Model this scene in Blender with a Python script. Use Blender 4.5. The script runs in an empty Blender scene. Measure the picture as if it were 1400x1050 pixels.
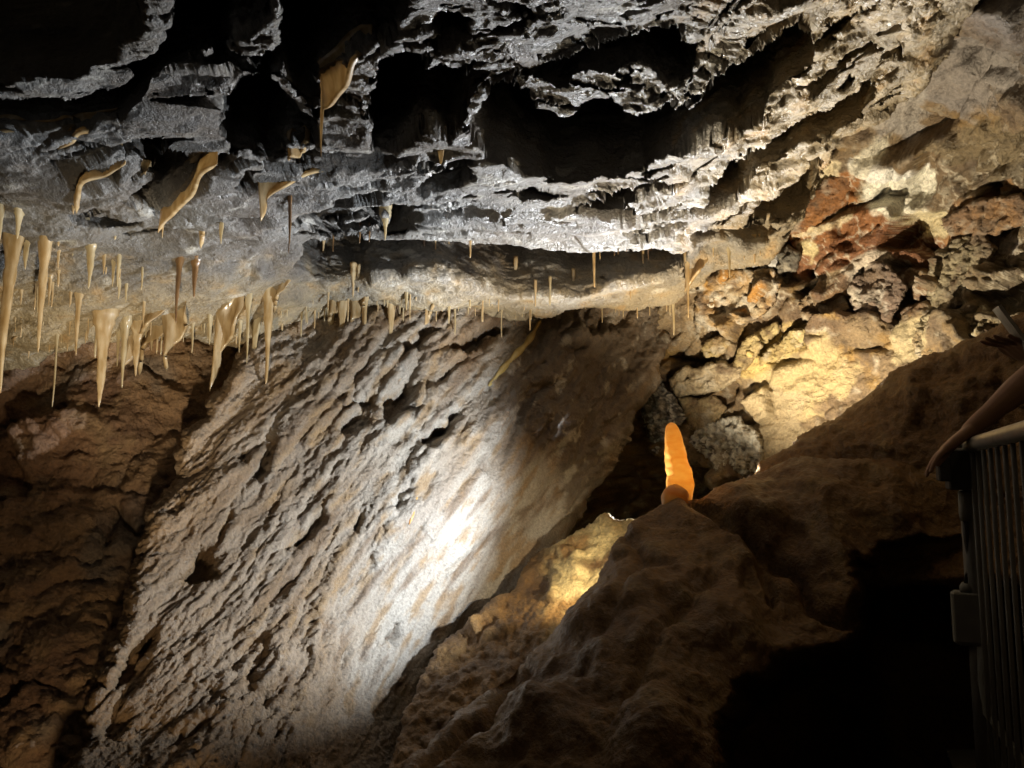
import bpy, math, random
import numpy as np
from mathutils import Vector

random.seed(7)
rng = np.random.default_rng(11)
S = bpy.context.scene
COL = S.collection

# ------------------------------------------------------------------ camera, world, exposure
F = 1018.0                      # focal length in photo pixels (photo 1400 x 1050)
PITCH = math.radians(6.0)
CAM = np.array([0.0, 0.0, 1.1])   # held at the height of the hand rail
FWD = np.array([0, math.cos(PITCH), math.sin(PITCH)])
UPV = np.array([0, -math.sin(PITCH), math.cos(PITCH)])
RGT = np.array([1.0, 0, 0])
cd = bpy.data.cameras.new('camera')
cam = bpy.data.objects.new('camera', cd)
COL.objects.link(cam)
cam.location = CAM
cam.rotation_euler = (math.radians(90) + PITCH, 0, 0)
cd.sensor_width = 36.0
cd.lens = 36.0 * F / 1400.0
cd.clip_start = 0.05
cd.clip_end = 200
S.camera = cam

W = bpy.data.worlds.new('World')
S.world = W
W.use_nodes = True
bg = W.node_tree.nodes['Background']
bg.inputs['Color'].default_value = (1.0, 0.74, 0.46, 1)     # what little stray lamp light fills the cave
bg.inputs['Strength'].default_value = 0.012
S.view_settings.view_transform = 'Standard'
S.view_settings.look = 'None'
S.view_settings.gamma = 1
S.view_settings.exposure = 0.12
S.cycles.use_denoising = True
S.cycles.max_bounces = 6
S.cycles.diffuse_bounces = 1
S.cycles.glossy_bounces = 2
S.cycles.transmission_bounces = 4
S.cycles.sample_clamp_indirect = 2.0
S.cycles.caustics_reflective = False
S.cycles.caustics_refractive = False


def pt(px, py, t):
    """photo pixel + depth along the view axis -> world point"""
    return CAM + t * (FWD + (px - 700) / F * RGT - (py - 525) / F * UPV)


def pts(px, py, t):
    px = np.asarray(px, float); py = np.asarray(py, float); t = np.asarray(t, float)
    return (CAM + t[..., None] * (FWD + ((px - 700) / F)[..., None] * RGT - ((py - 525) / F)[..., None] * UPV))


# ------------------------------------------------------------------ hidden floodlights of the show cave, and added fill lamps
LAMPS = []


def lamp(name, pos, aim, watts, col, cone, blend, size):
    ld = bpy.data.lights.new(name, 'SPOT')
    ld.energy = watts; ld.color = col
    ld.spot_size = math.radians(cone); ld.spot_blend = blend
    ld.shadow_soft_size = size
    o = bpy.data.objects.new(name, ld)
    COL.objects.link(o)
    o.location = pos
    o.rotation_euler = (Vector(aim) - Vector(pos)).to_track_quat('-Z', 'Y').to_euler()
    LAMPS.append((pos, aim, col))
    return o


COOL = (0.84, 0.92, 1.0)
WARM = (1.0, 0.86, 0.62)
lamp('slab_light', pt(850, 766, 3.14), pt(390, 600, 3.7), 215, (0.80, 0.90, 1.0), 106, 0.6, 0.02)
lamp('shelf_fill', pt(858, 760, 3.3), pt(660, 362, 4.2), 170, (1.0, 0.93, 0.78), 46, 0.9, 0.02)  # added fill, brightens the band between ceiling lip and slab
lamp('ledge_light', pt(842, 775, 3.25), pt(765, 792, 3.8), 24, (1.0, 0.84, 0.55), 84, 0.8, 0.015)
lamp('ceiling_light', pt(950, 702, 4.75), pt(640, 20, 2.2), 640, (0.92, 0.96, 1.0), 84, 0.6, 0.02)
lamp('wall_light', pt(985, 692, 3.78), pt(1195, 220, 3.8), 240, WARM, 142, 0.7, 0.02)
lamp('stalagmite_light', pt(902, 712, 3.42), pt(926, 640, 3.2), 14, (1.0, 0.86, 0.6), 120, 0.6, 0.02)
lamp('stalagmite_side_light', pt(858, 742, 3.28), pt(927, 622, 3.24), 44, (1.0, 0.84, 0.55), 52, 0.8, 0.01)
lamp('left_wall_fill', pt(60, 1400, 1.75), pt(110, 640, 3.6), 22, (1.0, 0.76, 0.46), 100, 1.0, 0.05)  # added unseen fill from below, brightens the left wall
lamp('stalactite_fill', np.array([-1.1, 2.0, 0.0]), pt(190, 385, 3.7), 210, (1.0, 0.86, 0.62), 48, 1.0, 0.04)  # extra unseen lamp added to brighten the left stalactites
lamp('front_fill', np.array([0.5, -0.9, 2.1]), np.array([0.9, 3.0, 0.4]), 2.6, (1.0, 0.72, 0.38), 60, 1.0, 0.08)  # added weak fill behind the camera for mound, rail and arm

# ------------------------------------------------------------------ numpy noise
_perm = rng.permutation(256)
_perm = np.concatenate([_perm, _perm, _perm])
_g = rng.normal(size=(256, 3)); _g /= np.linalg.norm(_g, axis=1)[:, None]
_r3 = rng.random((256, 3))
_r3b = rng.normal(size=(256, 3))


def _hash(i, j, k):
    return _perm[_perm[_perm[i & 255] + (j & 255)] + (k & 255)]


def perlin(p):
    p = p.astype(np.float32)
    i = np.floor(p).astype(np.int32); f = p - i
    u = f * f * f * (f * (f * 6 - 15) + 10)
    res = 0
    g32 = _g.astype(np.float32)
    for dx in (0, 1):
        wx = u[..., 0] if dx else 1 - u[..., 0]
        for dy in (0, 1):
            wy = u[..., 1] if dy else 1 - u[..., 1]
            for dz in (0, 1):
                wz = u[..., 2] if dz else 1 - u[..., 2]
                gr = g32[_hash(i[..., 0] + dx, i[..., 1] + dy, i[..., 2] + dz)]
                dot = gr[..., 0] * (f[..., 0] - dx) + gr[..., 1] * (f[..., 1] - dy) + gr[..., 2] * (f[..., 2] - dz)
                res = res + wx * wy * wz * dot
    return res * 1.5


def fbm(p, octs=4, gain=0.5, lac=2.1):
    a = 1.0; s = 0; q = p
    for o in range(octs):
        s = s + a * perlin(q); q = q * lac + 17.3; a *= gain
    return s


def ridged(p, octs=4, gain=0.5, lac=2.1):
    a = 1.0; s = 0; q = p
    for o in range(octs):
        s = s + a * (1 - 2 * np.abs(perlin(q))); q = q * lac + 9.1; a *= gain
    return s


def worley(p):
    """F1, F2, cell hash, offset to the cell centre"""
    p = p.astype(np.float32)
    i = np.floor(p).astype(np.int32)
    F1 = np.full(p.shape[:-1], 9.0, np.float32); F2 = F1.copy()
    H = np.zeros(p.shape[:-1], np.int32); V = np.zeros_like(p)
    r = _r3.astype(np.float32)
    for dx in (-1, 0, 1):
        for dy in (-1, 0, 1):
            for dz in (-1, 0, 1):
                c = i + np.array([dx, dy, dz], np.int32)
                h = _hash(c[..., 0], c[..., 1], c[..., 2])
                v = p - (c + r[h])
                d = np.einsum('...k,...k->...', v, v)
                m = d < F1
                F2 = np.where(m, F1, np.minimum(F2, d))
                F1 = np.where(m, d, F1)
                H = np.where(m, h, H)
                V = np.where(m[..., None], v, V)
    return np.sqrt(F1), np.sqrt(F2), H, V


def facets(p, tilt=0.5, step=0.4):
    """broken rock: every cell is its own tilted plane, with a crack between"""
    F1, F2, H, V = worley(p)
    g = _r3b.astype(np.float32)[H]
    d = tilt * np.einsum('...k,...k->...', g, V) * 0.5 + step * (_r3[H][..., 0] - 0.5)
    return d, F2 - F1, H


def sstep(a, b, x):
    t = np.clip((x - a) / (b - a), 0, 1)
    return t * t * (3 - 2 * t)


# ------------------------------------------------------------------ outline helpers
def roughen(poly, amp, step=6.0, seed=0, closed=True, freq=0.03):
    P = np.array(poly, float)
    if closed: P = np.vstack([P, P[:1]])
    out = []
    for a, b in zip(P[:-1], P[1:]):
        n = max(1, int(np.hypot(*(b - a)) / step))
        for k in range(n):
            out.append(a + (b - a) * k / n)
    if not closed: out.append(P[-1])
    out = np.array(out)
    q = np.stack([out[:, 0] * freq, out[:, 1] * freq, np.full(len(out), seed * 3.7)], -1)
    out[:, 0] += amp * fbm(q, 3, 0.6); out[:, 1] += amp * fbm(q + 51.7, 3, 0.6)
    return out


def polydist(px, py, poly):
    """signed distance (inside > 0) and nearest outline point"""
    shp = px.shape
    x = px.ravel().astype(np.float32); y = py.ravel().astype(np.float32)
    best = np.full(x.shape, 1e12, np.float32); bx = np.zeros_like(x); by = np.zeros_like(x)
    ins = np.zeros(x.shape, bool)
    n = len(poly)
    for k in range(n):
        ax, ay = poly[k]; cx, cy = poly[(k + 1) % n]
        ex, ey = cx - ax, cy - ay
        L = ex * ex + ey * ey + 1e-9
        t = np.clip(((x - ax) * ex + (y - ay) * ey) / L, 0, 1)
        qx = ax + t * ex; qy = ay + t * ey
        d = (x - qx) ** 2 + (y - qy) ** 2
        m = d < best
        best = np.where(m, d, best); bx = np.where(m, qx, bx); by = np.where(m, qy, by)
        if ay != cy:
            c = ((ay > y) != (cy > y)) & (x < (cx - ax) * (y - ay) / (cy - ay) + ax)
            ins ^= c
    d = np.sqrt(best)
    return np.where(ins, d, -d).reshape(shp), bx.reshape(shp), by.reshape(shp)


def local_polydist(px, py, poly, margin):
    """the same, only worked out near the outline (elsewhere far outside)"""
    P = np.array(poly)
    x0, y0 = P.min(0) - margin; x1, y1 = P.max(0) + margin
    s = np.full(px.shape, -1e6, np.float32)
    m = (px > x0) & (px < x1) & (py > y0) & (py < y1)
    if m.any():
        s[m] = polydist(px[m], py[m], P)[0]
    return s


def tps(ctrl):
    """smooth surface through (px, py, depth) points, planar in inverse depth"""
    c = np.array(ctrl, float)
    X = c[:, :2] / 500.0; v = 1 / c[:, 2]
    n = len(c)

    def U(r2): return r2 * np.log(r2 + 1e-9)
    K = U(((X[:, None] - X[None]) ** 2).sum(-1)) + np.eye(n) * 0.02
    Pm = np.hstack([np.ones((n, 1)), X])
    A = np.zeros((n + 3, n + 3)); A[:n, :n] = K; A[:n, n:] = Pm; A[n:, :n] = Pm.T
    w = np.linalg.solve(A, np.concatenate([v, np.zeros(3)]))

    def f(px, py):
        x = np.asarray(px, float) / 500.0; y = np.asarray(py, float) / 500.0
        s = w[n] + w[n + 1] * x + w[n + 2] * y
        for k in range(n):
            s = s + w[k] * U((x - X[k, 0]) ** 2 + (y - X[k, 1]) ** 2)
        return 1 / np.clip(s, 0.06, 2.5)
    return f


def gnormals(P):
    du = np.gradient(P, axis=1); dv = np.gradient(P, axis=0)
    n = np.cross(du, dv)
    n /= np.linalg.norm(n, axis=-1, keepdims=True) + 1e-12
    flip = np.einsum('...k,...k->...', n, CAM - P) < 0
    n[flip] *= -1
    return n


def blur(a, k):
    """cheap separable box blur applied twice"""
    for _ in range(2):
        for ax in (0, 1):
            pad = [(0, 0)] * a.ndim; pad[ax] = (k, k)
            b = np.cumsum(np.pad(a, pad, mode='edge'), axis=ax)
            z = np.zeros_like(np.take(b, [0], axis=ax))
            b = np.concatenate([z, b], axis=ax)
            n = a.shape[ax]
            a = (np.take(b, np.arange(2 * k + 1, 2 * k + 1 + n), axis=ax) - np.take(b, np.arange(n), axis=ax)) / (2 * k + 1)
    return a


# ------------------------------------------------------------------ mesh helpers
def mesh_object(name, V, Fc, mat=None, parent=None, smooth=True, colors=None):
    me = bpy.data.meshes.new(name)
    V = np.asarray(V, np.float32).reshape(-1, 3)
    if isinstance(Fc, np.ndarray):
        n = Fc.shape[1]
        me.vertices.add(len(V)); me.vertices.foreach_set('co', V.ravel())
        me.loops.add(Fc.size); me.loops.foreach_set('vertex_index', Fc.astype(np.int32).ravel())
        me.polygons.add(len(Fc))
        me.polygons.foreach_set('loop_start', np.arange(0, Fc.size, n, dtype=np.int32))
        me.update(calc_edges=True)
    else:
        me.from_pydata([tuple(map(float, v)) for v in V], [], Fc)
        me.update()
    if smooth:
        me.polygons.foreach_set('use_smooth', np.ones(len(me.polygons), bool))
    if colors is not None:
        at = me.color_attributes.new('pigment', 'FLOAT_COLOR', 'POINT')
        c = np.ones((len(V), 4), np.float32); c[:, :3] = np.clip(colors.reshape(-1, 3), 0, 1)
        at.data.foreach_set('color', c.ravel())
    o = bpy.data.objects.new(name, me)
    COL.objects.link(o)
    if mat: me.materials.append(mat)
    if parent: o.parent = parent
    return o


def tag(o, label=None, cat=None, group=None, kind=None):
    if label: o['label'] = label
    if cat: o['category'] = cat
    if group: o['group'] = group
    if kind: o['kind'] = kind
    return o


def thing(name, loc, label, cat, group=None):
    o = bpy.data.objects.new(name, None)
    COL.objects.link(o)
    o.location = loc; o.empty_display_size = 0.05
    return tag(o, label, cat, group)


def rock_layer(name, box, step, ctrl, disp, mat, pigment=None, outline=None, rough=3.0, roll=0.12, roll_px=26,
               back=0.8, margin=46, tuck=0.35, tuck_px=14, pockets=None, fine=None, soft=None, rstep=None, wide=None, seed=0, closed=True, smooth=True):
    """a rock face built at its own depth; beyond its outline it turns back and away as solid rock does"""
    x0, x1, y0, y1 = box
    xs = np.arange(x0, x1 + step, step)
    if wide is not None: xs = np.concatenate([np.arange(wide, x0 - 1, 7.0), xs])     # coarser rock outside the view
    rstep = rstep or step; ys = np.arange(y0, y1 + rstep, rstep)
    px, py = np.meshgrid(xs, ys)
    opx, opy = px, py
    depthf = tps(ctrl)
    s = None
    if outline is not None:
        poly = roughen(outline, rough, 6, seed, True)
        s, bx, by = polydist(px, py, poly)
        out = np.clip(-s, 0, margin)
        # push outside samples back to the outline and slightly behind it
        L = np.maximum(-s, 1e-3)
        ix, iy = (bx - px) / L, (by - py) / L
        m = s < 0
        px = np.where(m, bx + ix * np.minimum(out * tuck, tuck_px), px)
        py = np.where(m, by + iy * np.minimum(out * tuck, tuck_px), py)
    t = depthf(px, py)
    if s is not None:
        q = np.clip(1 - s / roll_px, 0, 1)
        t = t + roll * (1 - np.sqrt(np.clip(1 - q * q, 0, 1)))
        t = t + back * (out / margin) * 1.0
    if pockets is not None:
        # hollows: the far side of each is an upright face standing on its lower (far) lip
        ins = pockets(px, py, pts(px, py, t)); t_base = t
        tb = t.copy(); rise = np.zeros_like(t)
        for i in range(t.shape[0] - 2, -1, -1):
            tb[i] = np.where(ins[i], tb[i + 1], t[i])
            rise[i] = np.where(ins[i], rise[i + 1] + rstep, 0)
        w = ins.astype(float)
        wb = blur(w, 5) + 1e-6
        tb = np.where(ins, blur(np.where(ins, tb + rise * 0.004, 0), 5) / wb, t)
        t = np.where(ins, np.maximum(tb, t + 0.01), t)
        fall = np.zeros_like(t)
        for i in range(1, t.shape[0]):
            fall[i] = np.where(ins[i], fall[i - 1] + rstep, 0)
        lift = blur(np.where(ins, 0.07 * sstep(12, 0, fall) * sstep(10, 40, rise), 0), 2) * ins
    P = pts(px, py, t)
    N = gnormals(pts(opx, opy, depthf(opx, opy)))
    if pockets is not None:
        N = np.where(ins[..., None], np.array([0, -0.96, -0.28]), N)
    d, extra = disp(P, px, py, N)
    if s is not None:
        d = d * np.clip(1 - out / 6, 0, 1)
    if soft is None: soft = 1 if fine is not None else 0
    if soft: d = blur(d, soft)
    P = P + N * d[..., None]
    if extra is not None: P = P + extra
    if fine is not None:
        # fine relief grows on the already broken surface, so that ledge faces carry it too
        N1 = gnormals(blur(P, 1))
        vd = (CAM - P) / np.linalg.norm(CAM - P, axis=-1, keepdims=True)
        N1 = N1 + 0.35 * vd; N1 /= np.linalg.norm(N1, axis=-1, keepdims=True)
        df = fine(P, px, py)
        if s is not None: df = df * np.clip(1 - out / 6, 0, 1)
        P = P + N1 * df[..., None]
    if pockets is not None: P = P + lift[..., None] * np.array([0, 0, 1.0])
    h, w = px.shape
    idx = np.arange(h * w).reshape(h, w)
    q = np.stack([idx[:-1, :-1], idx[1:, :-1], idx[1:, 1:], idx[:-1, 1:]], -1).reshape(-1, 4)
    if s is not None:
        so = s.ravel()
        q = q[(so[q] > -margin).any(1)]
        used = np.zeros(h * w, bool); used[q.ravel()] = True
        rem = np.cumsum(used) - 1
        V = P.reshape(-1, 3)[used]; q = rem[q]
    else:
        V = P.reshape(-1, 3); used = np.ones(h * w, bool)
    c = None
    if pigment is not None:
        c = pigment(P, px, py, N, d).reshape(-1, 3)[used]
    o = mesh_object(name, V, q, mat, None, smooth, c)

    def look(qx, qy):
        """the built surface point first met at a photo pixel, and its depth"""
        j = int(np.argmin(np.abs(xs - qx))); i = int(round((qy - y0) / rstep))
        i = min(max(i, 0), h - 1); j = min(max(j, 0), w - 1)
        p = P[i, j]
        return p
    look.P = P; look.depth = depthf
    return o, look


# ------------------------------------------------------------------ materials
def new_mat(name):
    m = bpy.data.materials.new(name); m.use_nodes = True
    nt = m.node_tree
    return m, nt, nt.nodes['Principled BSDF']


def rock_material(name, rough=(0.45, 0.8), bump=0.5, bscale=60, spec=0.4, bdist=0.006, stretch=None, tint=0.35, coat=0.0):
    m, nt, b = new_mat(name)
    N = nt.nodes; L = nt.links
    at = N.new('ShaderNodeAttribute'); at.attribute_name = 'pigment'
    tc = N.new('ShaderNodeTexCoord'); mp = N.new('ShaderNodeMapping')
    L.new(tc.outputs['Object'], mp.inputs['Vector'])
    if stretch: mp.inputs['Rotation'].default_value = stretch[0]; mp.inputs['Scale'].default_value = stretch[1]
    n1 = N.new('ShaderNodeTexNoise'); n1.inputs['Scale'].default_value = bscale; n1.inputs['Detail'].default_value = 8
    n1.inputs['Roughness'].default_value = 0.65
    n2 = N.new('ShaderNodeTexNoise'); n2.inputs['Scale'].default_value = bscale * 0.3; n2.inputs['Detail'].default_value = 6
    L.new(mp.outputs[0], n1.inputs['Vector']); L.new(mp.outputs[0], n2.inputs['Vector'])
    # grain of the pigment
    mr = N.new('ShaderNodeMapRange'); mr.inputs['From Min'].default_value = 0.25; mr.inputs['From Max'].default_value = 0.75
    mr.inputs['To Min'].default_value = 1 - tint; mr.inputs['To Max'].default_value = 1 + tint
    L.new(n1.outputs['Fac'], mr.inputs['Value'])
    mx = N.new('ShaderNodeMix'); mx.data_type = 'RGBA'; mx.blend_type = 'MULTIPLY'; mx.inputs['Factor'].default_value = 1
    L.new(at.outputs['Color'], mx.inputs['A']); L.new(mr.outputs[0], mx.inputs['B'])
    L.new(mx.outputs['Result'], b.inputs['Base Color'])
    rr = N.new('ShaderNodeMapRange'); rr.inputs['To Min'].default_value = rough[0]; rr.inputs['To Max'].default_value = rough[1]
    rr.inputs['From Min'].default_value = 0.3; rr.inputs['From Max'].default_value = 0.7
    L.new(n2.outputs['Fac'], rr.inputs['Value']); L.new(rr.outputs[0], b.inputs['Roughness'])
    b.inputs['Specular IOR Level'].default_value = spec
    b.inputs['Coat Weight'].default_value = coat; b.inputs['Coat Roughness'].default_value = 0.25
    bp = N.new('ShaderNodeBump'); bp.inputs['Strength'].default_value = bump; bp.inputs['Distance'].default_value = bdist
    L.new(n1.outputs['Fac'], bp.inputs['Height']); L.new(bp.outputs['Normal'], b.inputs['Normal'])
    return m


def lerp(a, b, t):
    return np.asarray(a) * (1 - t[..., None]) + np.asarray(b) * t[..., None]


M_CEIL = rock_material('wet_ceiling_rock', (0.24, 0.5), 1.0, 70, 0.7, 0.016, None, 0.4)
M_SLAB = rock_material('slab_rock', (0.34, 0.65), 1.0, 75, 0.6, 0.016, None, 0.4)
M_WALL = rock_material('brown_wall_rock', (0.36, 0.7), 1.0, 62, 0.5, 0.018, None, 0.45)
M_MOUND = rock_material('smooth_flowstone_rock', (0.32, 0.65), 1.0, 60, 0.5, 0.014, None, 0.45)

# ================================================================== CEILING
CEIL_CTRL = [
    (-600, -220, 1.35), (-600, 170, 2.5), (-600, 470, 3.5), (-200, -220, 1.45), (300, -220, 1.5), (700, -220, 1.55), (1100, -220, 1.7), (1500, -220, 1.9),
    (0, 0, 2.0), (300, 0, 2.0), (600, 0, 2.1), (900, 0, 2.2), (1150, 0, 2.5), (1330, 0, 2.8),
    (0, 170, 2.6), (300, 170, 2.65), (700, 180, 2.8), (1000, 180, 3.1), (1180, 140, 3.2),
    (-100, 330, 3.3), (0, 330, 3.3), (200, 330, 3.45), (420, 322, 3.75), (700, 325, 3.9), (930, 330, 4.2), (1080, 320, 4.3),
    (-100, 470, 3.7), (0, 470, 3.7), (150, 470, 3.8), (330, 450, 3.95), (430, 405, 4.15), (600, 395, 4.25), (780, 405, 4.45), (930, 400, 4.7),
    (-100, 560, 4.3), (200, 560, 4.4), (500, 500, 5.0), (900, 500, 5.4), (1200, 420, 4.6)]

POCKETS = [  # outline in photo pixels, depth of the hollow in metres, how sharp the lip
    ([(640, 150), (662, 116), (690, 108), (740, 140), (770, 152), (800, 134), (830, 130), (860, 142), (930, 138), (975, 110), (1020, 88), (1050, 60), (1065, 40),
      (1090, 30), (1120, 50), (1118, 80), (1080, 112), (1045, 132), (1020, 150), (980, 167), (940, 190), (905, 205), (880, 230), (850, 232), (830, 245), (800, 240),
      (770, 241), (740, 243), (712, 238), (690, 220), (660, 200), (640, 175)], 0.34, 14),
    ([(700, 100), (740, 92), (780, 70), (830, 55), (880, 40), (915, 25), (935, 45), (960, 65), (960, 88), (935, 108), (905, 106), (880, 92), (850, 98), (800, 108), (760, 122), (725, 116)], 0.16, 10),
    ([(508, 80), (545, 65), (570, 72), (592, 92), (630, 86), (662, 98), (640, 118), (632, 150), (612, 170), (590, 152), (562, 165), (540, 192), (505, 200), (498, 150)], 0.28, 12),
    ([(-220, -230), (150, -230), (200, 0), (203, 22), (188, 45), (165, 58), (158, 82), (135, 90), (108, 108), (88, 106), (60, 102), (0, 110), (-220, 110)], 0.3, 14),
    ([(-200, 128), (80, 132), (112, 137), (152, 132), (188, 88), (226, 46), (240, 0), (250, -60), (380, -60), (372, 0), (350, 28), (328, 42), (300, 66), (280, 76), (248, 88),
      (205, 106), (200, 140), (160, 165), (118, 170), (60, 180), (-200, 182)], 0.22, 10),
    ([(392, -60), (570, -60), (556, 0), (532, 42), (505, 76), (458, 100), (440, 118), (428, 140), (402, 134), (372, 100), (338, 104), (350, 60), (375, 30)], 0.26, 12),
    ([(300, 140), (320, 118), (360, 112), (398, 146), (428, 152), (432, 190), (425, 215), (385, 212), (345, 208), (310, 200), (298, 170)], 0.22, 9),
    ([(66, 206), (120, 202), (168, 212), (158, 232), (120, 240), (92, 238)], 0.12, 8),
    ([(180, 222), (228, 196), (258, 214), (288, 208), (284, 236), (248, 262), (205, 272), (168, 255)], 0.16, 8),
    ([(335, 222), (380, 215), (425, 222), (400, 238), (350, 248), (320, 240)], 0.10, 7),
    ([(90, 288), (150, 282), (196, 288), (198, 300), (150, 308), (110, 300)], 0.08, 7),
    ([(470, 277), (520, 266), (560, 270), (588, 290), (560, 308), (530, 318), (500, 302)], 0.12, 8),
    ([(412, 287), (462, 280), (495, 290), (466, 300), (420, 301)], 0.07, 6),
    ([(556, 242), (600, 224), (640, 216), (656, 230), (622, 245), (582, 250)], 0.10, 7),
    ([(452, 258), (520, 240), (545, 248), (510, 262), (460, 270)], 0.07, 6),
    ([(940, 287), (972, 255), (1000, 218), (1040, 192), (1080, 167), (1130, 141), (1175, 112), (1206, 106), (1198, 140), (1180, 164), (1120, 190), (1082, 204), (1042, 232), (1000, 262), (962, 282)], 0.22, 9),
    ([(1008, 300), (1038, 262), (1080, 230), (1108, 206), (1124, 202), (1110, 250), (1092, 288), (1060, 300)], 0.18, 9),
    ([(1088, 118), (1130, 86), (1192, 48), (1202, 56), (1150, 92), (1104, 124)], 0.12, 6),
    ([(398, 342), (440, 327), (560, 323), (700, 327), (830, 331), (940, 335), (930, 366), (850, 386), (780, 398), (700, 396), (640, 384), (560, 374), (480, 382), (430, 374), (402, 360)], 0.1, 5),
    ([(840, 312), (880, 300), (925, 292), (935, 300), (890, 314), (850, 320)], 0.05, 5),
    ([(920, 318), (960, 305), (1040, 300), (1060, 312), (1030, 325), (960, 326)], 0.09, 6),
    ([(585, 18), (612, 12), (640, 24), (628, 44), (600, 46), (588, 36)], 0.08, 7),
    ([(660, -4), (700, -2), (742, 8), (735, 16), (690, 12)], 0.06, 5),
    ([(690, 268), (740, 262), (790, 268), (760, 276), (710, 278)], 0.03, 4),
    ([(800, 262), (850, 254), (900, 240), (905, 250), (850, 268)], 0.05, 5),
]
CEIL_OUT = [(-600, -240), (1480, -240), (1400, -100), (1330, 0), (1296, 62), (1250, 118), (1206, 160), (1130, 198), (1122, 245), (1100, 292), (1075, 318), (1050, 352),
            (985, 362), (955, 385), (925, 408), (885, 412), (830, 416), (780, 414), (740, 430), (690, 428), (640, 420), (560, 412), (500, 408), (440, 424), (400, 448), (350, 478),
            (280, 470), (230, 452), (180, 462), (120, 455), (90, 470), (50, 492), (0, 510), (-260, 540), (-600, 560)]


DRAPES = [
    ([(438, 104), (470, 80), (508, 48)], [(441, 150), (452, 132), (475, 112), (508, 62)], 'highest tan drapery with a thin drip at its end', 't'),
    ([(88, 232), (120, 225), (166, 205)], [(98, 288), (108, 262), (130, 250), (166, 218)], 'short tan drapery with a pointed drip over a dark hollow', 't'),
    ([(110, 262), (150, 250), (206, 232)], [(112, 272), (155, 262), (206, 240)], 'narrow tan fold just below the short pointed drapery', 't'),
    ([(222, 268), (255, 240), (298, 205)], [(222, 322), (232, 288), (258, 266), (298, 226)], 'large slanting drapery ending in a long point', 't'),
    ([(350, 232), (400, 228), (470, 218), (500, 205)], [(354, 300), (360, 268), (400, 248), (460, 234), (500, 214)], 'broad squared drapery with a spike at its corner', 't'),
    ([(268, 298), (300, 286), (338, 262)], [(272, 338), (282, 308), (305, 296), (338, 276)], 'small folded drapery with a spike beside the pale peg', 't'),
    ([(344, 296), (400, 276), (460, 250), (548, 232)], [(346, 322), (362, 304), (410, 288), (470, 262), (548, 240)], 'long ribbon drapery sweeping across the ceiling', 't'),
    ([(286, 282), (330, 268), (352, 250)], [(290, 292), (335, 280), (352, 262)], 'short rib of drapery behind the squared one', 't'),
    ([(60, 192), (110, 178), (160, 160)], [(66, 202), (115, 190), (160, 168)], 'pale lip of drapery high over the low left ceiling', 'p'),
    ([(-20, 178), (40, 180), (100, 172)], [(-20, 187), (40, 188), (100, 178)], 'thin brown lip of drapery along the top dark hollow', 't'),
    ([(392, 192), (410, 196), (425, 190)], [(398, 224), (408, 206), (425, 200)], 'tiny drapery with a drip between two dark hollows', 't'),
    ([(168, 452), (200, 432), (226, 408)], [(172, 500), (186, 462), (205, 448), (226, 422)], 'tan drapery sloping up from the slender pale stalactite', 't'),
    ([(190, 462), (215, 444), (240, 428)], [(186, 512), (196, 482), (215, 462), (240, 440)], 'second tan drapery tucked under the sloping one', 'p'),
    ([(220, 432), (240, 424), (256, 404)], [(228, 508), (233, 474), (246, 462), (256, 430)], 'cream curtain with a curled edge and a spike', 'p'),
    ([(296, 432), (315, 420), (334, 404)], [(291, 536), (298, 482), (318, 458), (334, 420)], 'largest honey coloured curtain ending in a long needle', 'p'),
    ([(362, 412), (380, 396), (396, 370)], [(364, 450), (374, 424), (396, 382)], 'thin edge of curtain rising from the thick brown stalactite', 't'),
    ([(448, 408), (458, 404), (466, 402)], [(448, 440), (456, 430), (466, 420)], 'little drapery at the wide root of the cream stalactite', 'p'),
    ([(478, 404), (490, 402), (500, 400)], [(480, 442), (488, 436), (500, 414)], 'small curtain joining two stalactites above the slab', 'p'),
    ([(582, 404), (590, 402), (600, 400)], [(582, 446), (588, 426), (600, 412)], 'small triangular curtain over the brightest slab top', 'p'),
    ([(938, 356), (955, 346), (970, 340)], [(938, 398), (950, 378), (970, 352)], 'tan curtain spread to the side of the wall stalactite', 't'),
    ([(62, 438), (92, 418), (118, 405)], [(64, 446), (95, 432), (118, 416)], 'flat yellowish fold behind the slim tan stalactite', 'p'),
    ([(20, 452), (40, 440), (75, 425)], [(22, 470), (44, 452), (75, 434)], 'flat yellowish fold behind the longest thick stalactite', 'p'),
    ([(810, 322), (830, 320), (850, 322)], [(812, 330), (830, 329), (850, 328)], 'small pale shelf of drapery on the straight ceiling lip', 'p'),
]
RIBS = [d_[0] for d_ in DRAPES[:11]] + [[(x, y - 4), (x, y + 4)] for x, y in ((443, 104), (603, 196), (397, 256), (527, 294), (305, 280), (27, 280), (102, 262), (224, 268))]


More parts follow.
